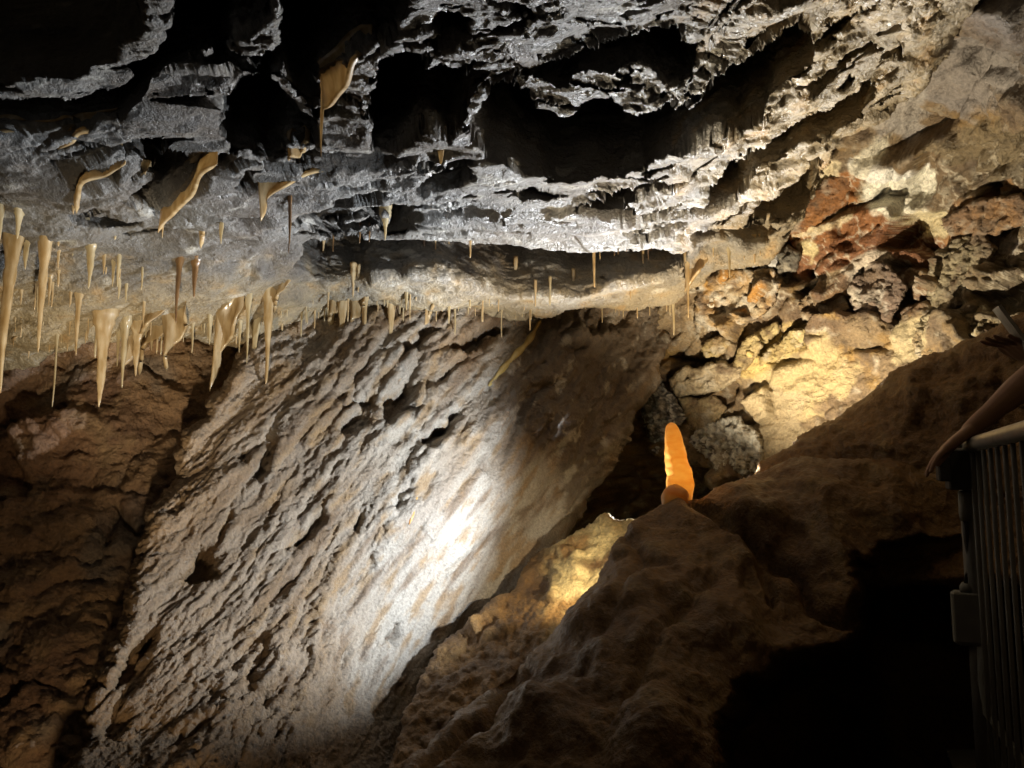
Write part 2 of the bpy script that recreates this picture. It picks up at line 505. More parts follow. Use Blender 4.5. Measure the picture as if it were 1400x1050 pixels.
def ceil_pockets(px, py, P):
    wpx = px + fbm(P * 2.3, 3) * 12 + fbm(np.stack([px * 0.02, py * 0.04, px * 0], -1), 3) * 8
    wpy = py + fbm(P * 3.1 + 5, 3) * 8 + fbm(np.stack([px * 0.02, py * 0.05, px * 0 + 8], -1), 3) * 7
    m = np.zeros(px.shape, bool)
    for poly, dep, lip in POCKETS:
        m |= local_polydist(wpx, wpy, poly, 30) > 0
    # many small thin ledges following the beds (level on the left, climbing to the right)
    an = 0.62 * sstep(780, 1050, px)
    u = (px - 900) * np.cos(an) - (py - 200) * np.sin(an); v = (px - 900) * np.sin(an) + (py - 200) * np.cos(an)
    q = np.stack([u * 0.0075, v * 0.042, 0 * u + 4], -1)
    q = q + 0.25 * np.stack([fbm(q * 2, 2), fbm(q * 2 + 5, 2), 0 * u], -1)
    m |= (fbm(q, 4, 0.5) > 0.36 - 0.03 * sstep(520, 350, px)) & (py < 322) & (px < 1230)
    q = np.stack([u * 0.016, v * 0.09, 0 * u + 9], -1)
    m |= (fbm(q, 3, 0.5) > 0.44) & (py < 318) & (px < 1230) & (px > 380)
    # ribs of rock that the draperies and drips hang from stay standing
    for line in RIBS:
        dd = local_polydist(px, py, line + line[::-1][1:] if len(line) > 2 else [line[0], line[1], (line[1][0] + 0.5, line[1][1])], 30)
        m &= ~(np.abs(dd) < 5 + 2 * fbm(P * 9, 2))
    return m


def ceil_disp(P, px, py, N):
    big = fbm(P * np.array([1.2, 2.2, 1.5]), 3) * 0.07
    w = P + 0.07 * np.stack([fbm(P * 2.5, 3), fbm(P * 2.5 + 9, 3), fbm(P * 2.5 + 4, 3)], -1)
    low = sstep(120, 260, py)                                   # thin beds towards the back, crumpled rock overhead
    an = 0.8 * sstep(760, 1080, px)                            # beds swing round towards the right wall
    wr = np.stack([w[..., 0] * np.cos(an) - w[..., 1] * np.sin(an), w[..., 0] * np.sin(an) + w[..., 1] * np.cos(an), w[..., 2]], -1)
    lam = ridged(wr * np.array([0.8, 7.0, 5.0]), 5, 0.5)
    lump = fbm(w * np.array([4.0, 6.0, 6.0]) + 2, 5, 0.58)
    fc, ed, H = facets(wr * np.array([1.6, 7.0, 5.0]), 1.0, 0.35)
    a = ceil_mod(P, px, py)
    d = big + lam * (0.016 + 0.008 * low) + a * (0.018 * lump * (1.15 - 0.6 * low) + 0.030 * fc)
    return d, None


def ceil_mod(P, px, py):
    mod = 0.55 + 0.9 * sstep(-0.3, 0.5, fbm(P * 2.1 + 30, 2))     # rough and smooth patches
    return (1 - 0.45 * sstep(420, 200, px) * sstep(330, 200, py)) * mod


def ceil_fine(P, px, py):
    w = P + 0.02 * np.stack([fbm(P * 8, 2), fbm(P * 8 + 9, 2), fbm(P * 8 + 4, 2)], -1)
    an = 0.8 * sstep(760, 1080, px)
    w = np.stack([w[..., 0] * np.cos(an) - w[..., 1] * np.sin(an), w[..., 0] * np.sin(an) + w[..., 1] * np.cos(an), w[..., 2]], -1)
    chip, ed2, H2 = facets(w * np.array([12.0, 22.0, 24.0]), 1.0, 0.5)
    return ceil_mod(P, px, py) * (0.005 * chip + 0.006 * ridged(w * np.array([3.5, 30.0, 26.0]), 4, 0.6) + 0.005 * fbm(w * np.array([7.0, 24.0, 24.0]) + 7, 4, 0.6))


def ceil_pig(P, px, py, N, d):
    n = fbm(P * 2.0, 4); n2 = fbm(P * 9 + 3, 3)
    grey = np.array([0.155, 0.145, 0.132]); dark = np.array([0.065, 0.048, 0.034]); tan = np.array([0.34, 0.26, 0.15]); och = np.array([0.32, 0.19, 0.07])
    c = lerp(np.broadcast_to(grey, P.shape), dark, np.clip(0.3 + 0.8 * n, 0, 0.8))
    warm = sstep(330, 430, py) * 0.8 + sstep(880, 1120, px) * 0.75 + sstep(250, 0, px) * sstep(280, 420, py) * 0.3
    warm = np.clip(warm + 0.35 * n2 * (warm > 0.05), 0, 1)
    c = lerp(c, tan, warm)
    c = lerp(c, och, np.clip(n2 * 1.2 - 0.3, 0, 0.7) * np.clip(warm + 0.1, 0, 1))
    c = lerp(c, [0.7, 0.66, 0.58], sstep(0.45, 0.8, fbm(P * np.array([5, 12, 9]) + 31, 3)) * 0.35)
    return c


ceiling, look_ceil = rock_layer('cave_ceiling', (-160, 1430, -150, 556), 1.7, CEIL_CTRL, ceil_disp, M_CEIL, ceil_pig,
                                CEIL_OUT, 4, roll=0.05, roll_px=14, back=0.5, margin=40, seed=1, pockets=ceil_pockets, fine=ceil_fine, soft=1, rstep=1.25, wide=-520)
tag(ceiling, kind='structure')

# ================================================================== LEANING SLAB
SLAB_CTRL = [(330, 380, 4.3), (600, 380, 4.75), (920, 380, 5.3), (450, 430, 4.3), (700, 430, 4.8), (920, 440, 5.2), (320, 500, 3.9), (620, 560, 4.3), (850, 600, 4.85),
             (240, 640, 3.55), (440, 720, 3.75), (620, 740, 4.0), (780, 720, 4.6), (190, 760, 3.2), (420, 880, 3.4), (600, 860, 3.95), (700, 830, 4.2),
             (110, 1000, 2.7), (330, 1040, 2.85), (540, 1040, 3.3), (620, 1000, 3.65), (100, 1150, 2.4), (500, 1150, 2.75)]
SLAB_OUT = [(330, 340), (940, 340), (925, 420), (905, 470), (880, 540), (850, 600), (830, 640), (800, 700), (780, 735), (740, 800), (700, 870), (660, 950), (620, 1120), (60, 1120),
            (110, 1010), (130, 940), (165, 860), (190, 790), (196, 740), (212, 690), (240, 640), (262, 590), (290, 545), (318, 500), (330, 460)]
HOLLOWS = [([(518, 548), (548, 520), (572, 528), (566, 560), (540, 580), (522, 585)], 0.06, 9),
           ([(610, 478), (640, 455), (672, 440), (700, 445), (668, 470), (640, 486)], 0.07, 8),
           ([(566, 612), (590, 588), (618, 564), (632, 560), (622, 590), (598, 612), (580, 622)], 0.07, 8),
           ([(545, 470), (580, 448), (600, 450), (575, 480), (550, 492)], 0.05, 7),
           ([(592, 520), (612, 505), (622, 512), (602, 535)], 0.04, 6), ([(455, 540), (475, 535), (478, 555), (462, 562)], 0.03, 5),
           ([(490, 545), (508, 535), (512, 556), (498, 566)], 0.03, 5), ([(462, 575), (500, 562), (508, 585), (480, 602), (466, 596)], 0.04, 6),
           ([(395, 745), (420, 715), (440, 690), (448, 712), (425, 745), (402, 755)], 0.05, 8), ([(405, 770), (425, 758), (420, 775)], 0.03, 5),
           ([(335, 655), (365, 600), (380, 610), (372, 645), (350, 670)], 0.04, 8),
           ([(245, 790), (262, 752), (290, 748), (300, 790), (270, 800)], 0.05, 9), ([(150, 930), (185, 870), (220, 845), (222, 880), (180, 930), (150, 945)], 0.06, 9),
           ([(520, 880), (532, 850), (545, 846), (535, 890)], 0.03, 6), ([(335, 980), (365, 950), (385, 950), (360, 985)], 0.04, 8),
           ([(475, 720), (490, 700), (498, 712), (482, 735)], 0.03, 5), ([(530, 690), (560, 665), (566, 676), (540, 700)], 0.03, 5),
           ([(760, 440), (800, 420), (880, 418), (860, 450), (800, 470)], 0.03, 12)]
e1 = pt(520, 660, 4.0) - pt(420, 790, 3.6); e1 /= np.linalg.norm(e1)
en = np.cross(pt(620, 740, 4.0) - pt(240, 640, 3.55), pt(600, 400, 4.75) - pt(420, 880, 3.3)); en /= np.linalg.norm(en)
e2 = np.cross(en, e1)


def slab_local(P):
    return np.stack([P @ e1, P @ e2, P @ en], -1)


def slab_disp(P, px, py, N):
    Q = slab_local(P)
    Qw = Q + 0.06 * np.stack([fbm(Q * 2.5, 3), fbm(Q * 2.5 + 7, 3), fbm(Q * 2.5 + 3, 3)], -1)
    big = fbm(Q * np.array([0.9, 2.2, 1.5]) + 3, 3) * 0.07
    rut = ridged(Qw * np.array([0.7, 5.0, 4.0]) + 6, 3, 0.5)
    streak = ridged(Qw * np.array([1.2, 15.0, 12.0]), 5, 0.62)
    fc, ed, H = facets(Qw * np.array([1.7, 5.0, 4.5]), 1.0, 0.8)
    chip, ed2, H2 = facets(Qw * np.array([7.0, 19.0, 17.0]), 1.0, 0.8)
    calm = sstep(430, 650, px) * sstep(560, 720, py)          # smooth polished lower right of the slab
    mod = sstep(-0.35, 0.45, fbm(Q * np.array([1.2, 2.4, 2]) + 11, 3))
    a = (0.45 + 0.85 * mod + 0.5 * slab_crag(px, py, Q)) * (1 - 0.6 * calm)
    d = big + rut * 0.016 * (1 - 0.5 * calm) + a * (0.021 * streak + 0.018 * fc + 0.005 * chip)
    wpx = px + fbm(Q * 9, 2) * 9; wpy = py + fbm(Q * 9 + 4, 2) * 9
    hol = np.zeros(px.shape, np.float32)
    for poly, dep, lip in HOLLOWS:
        s = local_polydist(wpx, wpy, poly, 16)
        hol = np.maximum(hol, sstep(-1, lip, s) * dep * 2.2)
    pit = sstep(0.34, 0.52, fbm(Qw * np.array([1.0, 6.0, 6.0]) + 77, 3)) * 0.035 * (1 - 0.8 * calm)
    return d - np.maximum(hol, pit), None


def slab_fine(P, px, py):
    Q = slab_local(P)
    Q = Q + 0.015 * np.stack([fbm(Q * 9, 2), fbm(Q * 9 + 7, 2), fbm(Q * 9 + 3, 2)], -1)
    calm = sstep(430, 650, px) * sstep(560, 720, py)
    chip = facets(Q * np.array([9.0, 24.0, 22.0]), 1.0, 0.8)[0]
    grit = facets(Q * np.array([26.0, 50.0, 46.0]), 1.0, 0.8)[0]
    return (1 - 0.55 * calm) * (0.005 * chip + 0.009 * ridged(Q * np.array([5.0, 36.0, 32.0]) + 4, 4, 0.65) + 0.005 * grit)


CRAG = [(748, 425), (925, 418), (850, 600), (800, 700), (765, 700), (735, 610), (690, 575), (640, 610), (668, 530)]


def slab_crag(px, py, Q):
    return sstep(-8, 22, local_polydist(px + fbm(Q * 5, 3) * 22, py + fbm(Q * 5 + 9, 3) * 22, CRAG, 60))


def slab_pig(P, px, py, N, d):
    Q = slab_local(P)
    n = fbm(Q * np.array([1.5, 4, 3]), 4); n2 = fbm(Q * np.array([4, 16, 12]) + 5, 3)
    c = lerp(np.broadcast_to([0.46, 0.39, 0.31], P.shape), [0.26, 0.165, 0.085], np.clip(0.35 + 0.9 * n, 0, 1))
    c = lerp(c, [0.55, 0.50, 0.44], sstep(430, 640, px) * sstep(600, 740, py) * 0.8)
    c = lerp(c, [0.34, 0.20, 0.075], np.clip(n2 * 1.5 - 0.1, 0, 0.7))
    n4 = fbm(Q * np.array([0.9, 11, 9]) + 25, 4)
    c = lerp(c, [0.17, 0.10, 0.05], np.clip(n4 * 1.8 - 0.15, 0, 0.75))
    k = slab_crag(px, py, Q)
    c = lerp(c, [0.13, 0.09, 0.055], k * 0.9)
    c = lerp(c, [0.55, 0.48, 0.38], k * sstep(0.3, 0.6, fbm(Q * np.array([6, 9, 9]) + 60, 4)) * 0.8)
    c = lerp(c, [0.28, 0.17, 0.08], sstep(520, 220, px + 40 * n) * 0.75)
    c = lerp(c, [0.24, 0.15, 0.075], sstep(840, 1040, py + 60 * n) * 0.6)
    return c * 0.85


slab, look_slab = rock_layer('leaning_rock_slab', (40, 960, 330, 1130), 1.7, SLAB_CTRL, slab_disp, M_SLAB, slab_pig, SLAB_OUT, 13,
                             roll=0.10, roll_px=18, back=0.7, margin=46, seed=2, fine=slab_fine)
tag(slab, 'big leaning slab of grey and brown streaked rock lit by white light', 'rock')

def gen_fine(f=1.0, amp=1.0):
    def fn(P, px, py):
        w = P + 0.03 * np.stack([fbm(P * 7, 2), fbm(P * 7 + 7, 2), fbm(P * 7 + 3, 2)], -1)
        return amp * (0.0035 * facets(w * 15 * f, 1.1, 0.8)[0] + 0.011 * fbm(w * np.array([12, 12, 17.]) * f, 5, 0.66) + 0.006 * ridged(w * np.array([9, 9, 20.]) * f, 4, 0.65) + 0.003 * facets(w * 38 * f + 3, 1.1, 0.8)[0])
    return fn


# ================================================================== LEFT WALL
LW_CTRL = [(-640, 420, 3.5), (-640, 1100, 2.7), (-240, 420, 3.9), (100, 420, 4.05), (420, 420, 4.6), (-240, 700, 3.5), (0, 700, 3.5), (250, 700, 3.64), (420, 700, 4.0), (-240, 1100, 2.9), (0, 1050, 2.72), (200, 1050, 2.8), (420, 1100, 3.2)]


def lw_disp(P, px, py, N):
    Pw = P + 0.08 * np.stack([fbm(P * 2.5, 2), fbm(P * 2.5 + 7, 2), fbm(P * 2.5 + 3, 2)], -1)
    fc, ed, H = facets(Pw * np.array([2.0, 2.0, 3.0]), 0.8, 0.5)
    fc2, ed2, H2 = facets(Pw * np.array([6, 6, 9.0]), 1.0, 0.7)
    fc3, ed3, H3 = facets(Pw * np.array([18, 18, 26.0]), 1.0, 0.7)
    d = fbm(P * 1.4, 4) * 0.10 + fc * 0.09 + fc2 * 0.022 + fc3 * 0.004 + fbm(Pw * np.array([6, 6, 10.]), 5, 0.6) * 0.022 - 0.05 * sstep(0.05, 0.0, ed) * (_r3[H][..., 1] > 0.5)
    return d, None


def lw_pig(P, px, py, N, d):
    n = fbm(P * 2.2, 4); n2 = fbm(P * 6 + 3, 4)
    c = lerp(np.broadcast_to([0.28, 0.165, 0.08], P.shape), [0.16, 0.085, 0.045], np.clip(0.4 + n, 0, 1))
    c = lerp(c, [0.20, 0.08, 0.04], sstep(120, 40, np.hypot((px - 30) * 0.9, py - 610) + 60 * n) * 0.4)
    c = lerp(c, [0.34, 0.22, 0.11], np.clip(n2 - 0.1, 0, 0.7))
    c = lerp(c, [0.19, 0.16, 0.13], np.clip(fbm(P * 3 + 20, 3) * 1.5 - 0.3, 0, 0.6))
    return c


leftwall, look_lw = rock_layer('cave_wall_left', (-240, 430, 400, 1110), 2.2, LW_CTRL, lw_disp, M_WALL, lw_pig, fine=gen_fine(), wide=-640)
tag(leftwall, kind='structure')

# ================================================================== RIGHT WALL
RW_CTRL = [(880, 250, 5.0), (1050, 250, 4.6), (1250, 250, 4.1), (1450, 250, 3.4), (1640, 250, 2.9), (880, 500, 5.3), (960, 520, 5.0), (1100, 520, 4.6), (1250, 470, 4.1), (1450, 450, 3.4), (1640, 450, 2.9),
           (880, 720, 5.4), (1050, 680, 4.7), (1250, 650, 4.1), (1640, 700, 2.9), (1150, 60, 3.6), (1300, 60, 3.3), (1450, 60, 2.7), (1640, 60, 2.4), (1200, -220, 2.7), (1400, -220, 2.3), (1640, -220, 1.9), (950, 60, 4.2)]
RW_HOLES = [([(1090, 372), (1106, 360), (1122, 380), (1112, 420), (1096, 410)], 0.20, 8), ([(1000, 480), (1030, 455), (1042, 462), (1018, 500), (985, 545), (975, 545)], 0.16, 7),
            ([(905, 500), (940, 482), (985, 488), (960, 500), (920, 520)], 0.10, 7), ([(1150, 420), (1190, 400), (1240, 390), (1280, 400), (1230, 420), (1160, 432)], 0.10, 8),
            ([(1240, 330), (1290, 345), (1330, 380), (1300, 400), (1260, 370)], 0.12, 9), ([(1330, 400), (1400, 370), (1480, 380), (1480, 430), (1380, 440), (1340, 430)], 0.2, 12),
            ([(880, 520), (905, 545), (890, 620), (960, 640), (1000, 690), (900, 740), (760, 740), (820, 620)], 0.5, 20), ([(1060, 340), (1082, 335), (1092, 350), (1075, 362)], 0.08, 6),
            ([(975, 545), (1010, 520), (1014, 535), (1000, 556), (985, 570)], 0.12, 6), ([(1020, 470), (1060, 440), (1078, 442), (1040, 475)], 0.05, 5)]


def rw_disp(P, px, py, N):
    Pw = P + 0.10 * np.stack([fbm(P * 2.2, 2), fbm(P * 2.2 + 7, 2), fbm(P * 2.2 + 3, 2)], -1)
    calm = sstep(-10, 30, local_polydist(px + fbm(P * 5, 3) * 20, py + fbm(P * 5 + 6, 3) * 20, [(1030, 560), (1060, 500), (1120, 470), (1230, 465), (1290, 470), (1330, 500), (1200, 640), (1040, 660)], 60))
    # beds dip to the lower left
    ca, sa = math.cos(0.5), math.sin(0.5)
    Q = np.stack([Pw[..., 0] * ca + Pw[..., 2] * sa, Pw[..., 1], -Pw[..., 0] * sa + Pw[..., 2] * ca], -1)
    fc, ed, H = facets(Q * np.array([2.2, 2.6, 5.0]), 1.0, 0.9)
    fc2, ed2, H2 = facets(Q * np.array([6.0, 7.0, 12.0]) + 2, 1.1, 0.9)
    top = sstep(150, 270, py)
    a = (1 - 0.75 * calm) * (0.5 + 0.5 * top)
    d = fbm(P * 1.4, 3) * 0.07 + a * (fc * 0.17 + fc2 * 0.05) + ridged(Q * np.array([5, 6, 10.]), 3, 0.6) * 0.014
    d = d - a * 0.07 * sstep(0.07, 0.0, ed) * (_r3[H][..., 1] > 0.35) - a * 0.03 * sstep(0.07, 0.0, ed2) * (_r3[H2][..., 1] > 0.5)
    hol = np.zeros(px.shape, np.float32)
    for poly, dep, lip in RW_HOLES:
        s = local_polydist(px + fbm(P * 8, 2) * 8, py + fbm(P * 8 + 4, 2) * 8, poly, 16)
        hol = np.maximum(hol, sstep(-1, lip, s) * dep)
    # diagonal ledges near the ceiling
    u = (px - 1200) * 0.55 + (py - 80) * 0.83
    return d - hol, None


def rw_fine(P, px, py):
    Pw = P + 0.03 * np.stack([fbm(P * 7, 2), fbm(P * 7 + 7, 2), fbm(P * 7 + 3, 2)], -1)
    ca, sa = math.cos(0.5), math.sin(0.5)
    Q = np.stack([Pw[..., 0] * ca + Pw[..., 2] * sa, Pw[..., 1], -Pw[..., 0] * sa + Pw[..., 2] * ca], -1)
    return 0.004 * facets(Q * np.array([15, 16, 24.]) + 5, 1.1, 0.9)[0] + 0.006 * fbm(Q * np.array([8, 10, 22.]), 5, 0.66) + 0.007 * ridged(Q * np.array([8, 10, 26.]), 4, 0.62)


def blob(px, py, x, y, rx, ry, P, amt=0.5, f=5.0, ang=0):
    c, s = math.cos(ang), math.sin(ang)
    u = (px - x) * c + (py - y) * s; v = -(px - x) * s + (py - y) * c
    r = np.hypot(u / rx, v / ry) + amt * fbm(P * f + x * 0.01, 3)
    return sstep(1.05, 0.8, r)


def rw_pig(P, px, py, N, d):
    n = fbm(P * 2.2, 4); n2 = fbm(P * 5 + 3, 4); n3 = fbm(P * 11 + 6, 3)
    c = lerp(np.broadcast_to([0.31, 0.22, 0.12], P.shape), [0.16, 0.10, 0.055], np.clip(0.4 + n, 0, 1))
    c = lerp(c, [0.40, 0.24, 0.07], np.clip(n2 * 1.6 - 0.2, 0, 0.8))
    c = lerp(c, [0.52, 0.45, 0.34], np.clip(n3 * 1.8 - 0.5, 0, 0.7))
    c = lerp(c, [0.20, 0.13, 0.065], sstep(260, 120, py) * 0.55)
    c = lerp(c, [0.17, 0.155, 0.145], sstep(1290, 1400, px) * sstep(170, 60, py) * 0.8)
    c = lerp(c, [0.17, 0.14, 0.09], sstep(1260, 1380, px) * sstep(140, 220, py) * 0.7)
    c = lerp(c, [0.11, 0.07, 0.04], np.clip(fbm(P * 9 + 50, 4) * 1.6 - 0.15, 0, 0.8)) * 0.85
    for (x, y, rx, ry, ang, col, k) in [
        (1110, 300, 70, 22, -0.6, (0.33, 0.13, 0.03), 0.95), (1150, 250, 42, 22, -0.5, (0.30, 0.12, 0.03), 0.95), (1180, 310, 60, 26, -0.2, (0.26, 0.10, 0.03), 0.9),
        (1150, 350, 90, 22, -0.1, (0.24, 0.10, 0.04), 0.9), (1250, 330, 70, 30, -0.2, (0.20, 0.08, 0.03), 0.9), (1350, 290, 70, 28, -0.3, (0.34, 0.18, 0.07), 0.9),
        (1210, 400, 70, 30, 0, (0.16, 0.09, 0.05), 0.8), (1020, 395, 34, 30, 0, (0.42, 0.20, 0.04), 0.9),
        (1215, 225, 44, 16, 0.4, (0.88, 0.85, 0.78), 0.98), (1232, 262, 46, 26, 0.3, (0.90, 0.85, 0.70), 0.98), (1260, 300, 24, 22, 0, (0.66, 0.56, 0.34), 0.9),
        (1130, 240, 12, 40, 0.6, (0.74, 0.62, 0.40), 0.9), (1130, 305, 36, 12, -0.4, (0.70, 0.58, 0.36), 0.8), (1110, 340, 16, 14, 0, (0.66, 0.54, 0.28), 0.9),
        (1190, 365, 30, 16, -0.3, (0.55, 0.47, 0.37), 0.9), (1115, 385, 14, 12, 0, (0.62, 0.56, 0.46), 0.9), (1350, 325, 40, 14, 0.4, (0.52, 0.47, 0.42), 0.8),
        (1235, 45, 62, 34, -0.7, (0.80, 0.74, 0.56), 0.95), (1190, 60, 50, 30, -0.6, (0.56, 0.47, 0.30), 0.8), (1190, 205, 30, 14, -0.8, (0.72, 0.66, 0.52), 0.9), (1320, 100, 60, 60, 0, (0.26, 0.235, 0.22), 0.8), (1360, 200, 80, 30, -0.2, (0.2, 0.15, 0.08), 0.7), (1250, 465, 34, 30, 0, (0.55, 0.45, 0.26), 0.7),
        (1060, 480, 50, 22, -0.6, (0.58, 0.42, 0.16), 0.9), (1100, 520, 70, 40, -0.5, (0.48, 0.37, 0.19), 0.8), (1060, 590, 50, 50, -0.5, (0.42, 0.33, 0.2), 0.8),
        (985, 415, 22, 18, 0, (0.66, 0.58, 0.46), 0.8), (1005, 350, 50, 13, 0, (0.66, 0.64, 0.60), 0.85), (1230, 130, 40, 50, 0, (0.40, 0.37, 0.34), 0.7)]:
        c = lerp(c, col, k * blob(px, py, x, y, rx * 1.15, ry * 1.15, P, 0.42, 6, ang))
    # thin pale calcite veins over the rusty part
    v = sstep(0.10, 0.02, np.abs(fbm(P * 7 + 40, 3)))
    c = lerp(c, [0.68, 0.60, 0.46], v * 0.6 * sstep(180, 240, py) * sstep(460, 380, py))
    return c


rightwall, look_rw = rock_layer('cave_wall_right', (740, 1640, -220, 780), 1.9, RW_CTRL, rw_disp, M_WALL, rw_pig, fine=rw_fine, soft=1)
tag(rightwall, kind='structure')

# ================================================================== FLOWSTONE LEDGE BELOW THE SLAB
LEDGE_CTRL = [(540, 1040, 2.95), (600, 900, 3.5), (650, 860, 3.72), (700, 820, 3.9), (760, 780, 3.95), (830, 725, 4.0), (900, 705, 3.95), (700, 900, 3.35), (780, 850, 3.4), (860, 780, 3.6),
              (620, 1060, 2.75), (720, 1000, 2.8), (950, 760, 3.7), (560, 1150, 2.5), (900, 900, 3.1)]
LEDGE_OUT = [(515, 1120), (538, 1050), (556, 990), (580, 925), (602, 888), (640, 852), (672, 830), (696, 812), (706, 806), (712, 786), (722, 764), (752, 748), (790, 735), (808, 722), (832, 708), (842, 714),
             (868, 712), (890, 706), (915, 700), (960, 720), (960, 900), (800, 1000), (760, 1120)]


def ledge_disp(P, px, py, N):
    Pw = P + 0.03 * np.stack([fbm(P * 6, 2), fbm(P * 6 + 7, 2), fbm(P * 6 + 3, 2)], -1)
    rib = ridged(Pw * np.array([16, 16, 3.0]), 3, 0.55)
    fc, ed, H = facets(Pw * 6.0, 1.0, 0.8)
    d = fbm(P * 3, 3) * 0.04 + rib * 0.020 * sstep(750, 700, px) + fc * 0.018 + ridged(Pw * 20, 3) * 0.005
    s = local_polydist(px + fbm(P * 9, 2) * 8, py + fbm(P * 9 + 4, 2) * 8, [(755, 770), (775, 752), (800, 758), (812, 775), (770, 835), (748, 830)], 20)
    d = d + 0.05 * sstep(-2, 10, s)
    s = local_polydist(px, py, roughen([(640, 856), (655, 846), (663, 852), (660, 872), (650, 878), (640, 870)], 2), 10)
    d = d + 0.05 * sstep(-2, 7, s)
    return d, None


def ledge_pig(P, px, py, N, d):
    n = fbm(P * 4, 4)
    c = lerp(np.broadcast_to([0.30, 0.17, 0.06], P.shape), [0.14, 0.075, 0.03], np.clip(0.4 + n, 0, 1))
    return lerp(c, [0.66, 0.52, 0.26], sstep(735, 775, px + 20 * n) * sstep(0.8, 0.0, np.abs(n)))  # pale right part: lamplight on the ledge put into the pigment


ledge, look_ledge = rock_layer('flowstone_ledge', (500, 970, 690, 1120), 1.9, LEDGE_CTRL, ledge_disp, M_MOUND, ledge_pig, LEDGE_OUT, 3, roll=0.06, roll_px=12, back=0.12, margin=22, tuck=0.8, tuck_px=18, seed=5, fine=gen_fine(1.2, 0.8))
tag(ledge, 'ribbed ochre flowstone ledge at the foot of the leaning slab', 'rock')

# ================================================================== DARK HILL BEHIND AND FOREGROUND MOUND
HILL_CTRL = [(1020, 660, 3.5), (1110, 590, 3.45), (1200, 525, 3.3), (1300, 480, 3.1), (1400, 435, 2.9), (1560, 380, 2.6), (1100, 700, 3.2), (1300, 640, 2.9), (1560, 640, 2.4), (1100, 800, 3.0), (1560, 900, 2.2)]
HILL_OUT = [(1000, 700), (1040, 644), (1072, 618), (1110, 590), (1150, 562), (1200, 526), (1258, 494), (1300, 482), (1345, 462), (1400, 434), (1480, 404), (1640, 360), (1640, 800), (1000, 800)]


def mound_noise(P, k=1.0):
    Pw = P + 0.10 * np.stack([fbm(P * 2, 2), fbm(P * 2 + 7, 2), fbm(P * 2 + 3, 2)], -1)
    run = ridged(Pw * np.array([5.0, 5.0, 1.6]), 3, 0.5)
    fc, ed, H = facets(Pw * 3.0, 0.9, 0.5)
    return fbm(P * 1.7, 3) * 0.09 * k + run * 0.014 * k + fc * 0.025 * k + fbm(Pw * 9, 5, 0.62) * 0.012 + facets(Pw * 13, 1.0, 0.7)[0] * 0.004 + ridged(Pw * 22, 4, 0.6) * 0.004


def hill_disp(P, px, py, N):
    fc, ed, H = facets(P * 5 + 3, 1.0, 0.7)
    return mound_noise(P) + fc * 0.02, None


def mound_pig(P, px, py, N, d):
    n = fbm(P * 3, 4); n2 = fbm(P * 8 + 4, 3)
    c = lerp(np.broadcast_to([0.42, 0.25, 0.085], P.shape), [0.26, 0.14, 0.045], np.clip(0.4 + n, 0, 1))
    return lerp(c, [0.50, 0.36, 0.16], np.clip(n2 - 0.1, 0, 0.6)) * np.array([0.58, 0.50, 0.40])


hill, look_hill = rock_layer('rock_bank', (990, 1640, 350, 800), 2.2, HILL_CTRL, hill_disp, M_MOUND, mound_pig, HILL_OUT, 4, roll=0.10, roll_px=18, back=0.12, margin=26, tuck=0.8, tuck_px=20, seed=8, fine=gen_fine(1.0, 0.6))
tag(hill, 'dark brown rock bank rising behind the hand rail, in shadow', 'rock')

MOUND_CTRL = [(930, 695, 3.2), (890, 712, 3.15), (855, 740, 3.0), (820, 790, 2.85), (770, 850, 2.65), (715, 900, 2.5), (600, 1010, 2.15), (555, 1060, 2.0), (1000, 665, 3.2), (1080, 642, 3.2), (1200, 634, 3.05), (1330, 680, 2.8),
              (1000, 760, 2.85), (900, 900, 2.2), (800, 1000, 1.95), (1050, 850, 2.45), (1150, 780, 2.65), (1200, 690, 2.85), (960, 1040, 1.8), (700, 1120, 1.75), (1480, 700, 2.7), (1480, 1000, 2.3), (1200, 1000, 2.2), (930, 760, 2.85)]
MOUND_OUT = [(520, 1120), (556, 1056), (600, 1000), (650, 950), (700, 915), (720, 895), (742, 876), (768, 850), (800, 812), (830, 772), (852, 742), (872, 718), (895, 704), (914, 692), (942, 690), (962, 680), (1000, 664), (1030, 652),
             (1080, 641), (1150, 636), (1220, 630), (1290, 640), (1400, 650), (1500, 660), (1500, 1120)]
CAVITY = [(1500, 700), (1320, 716), (1262, 722), (1205, 740), (1168, 770), (1156, 800), (1166, 850), (1140, 880), (1062, 892), (1012, 920), (988, 960), (976, 1010), (960, 1130), (1500, 1130)]
BUMPS = [(930, 712, 26, 0.05), (820, 905, 22, 0.05), (1010, 720, 40, 0.06), (870, 820, 60, 0.07), (1130, 690, 70, 0.06), (760, 990, 60, 0.06), (900, 1000, 50, 0.05), (1000, 860, 50, 0.05), (1060, 770, 24, -0.05), (1105, 800, 26, -0.05), (985, 735, 26, -0.03), (700, 960, 30, 0.03)]
CRACKS = [[(950, 705), (990, 735), (1025, 752), (1060, 775), (1090, 790), (1120, 830), (1160, 855)], [(720, 905), (690, 935), (655, 975), (610, 1010), (580, 1050)], [(1020, 750), (1050, 790), (1058, 815)],
          [(855, 742), (880, 770), (860, 830), (830, 880)], [(980, 800), (930, 850), (880, 920), (840, 1000)]]


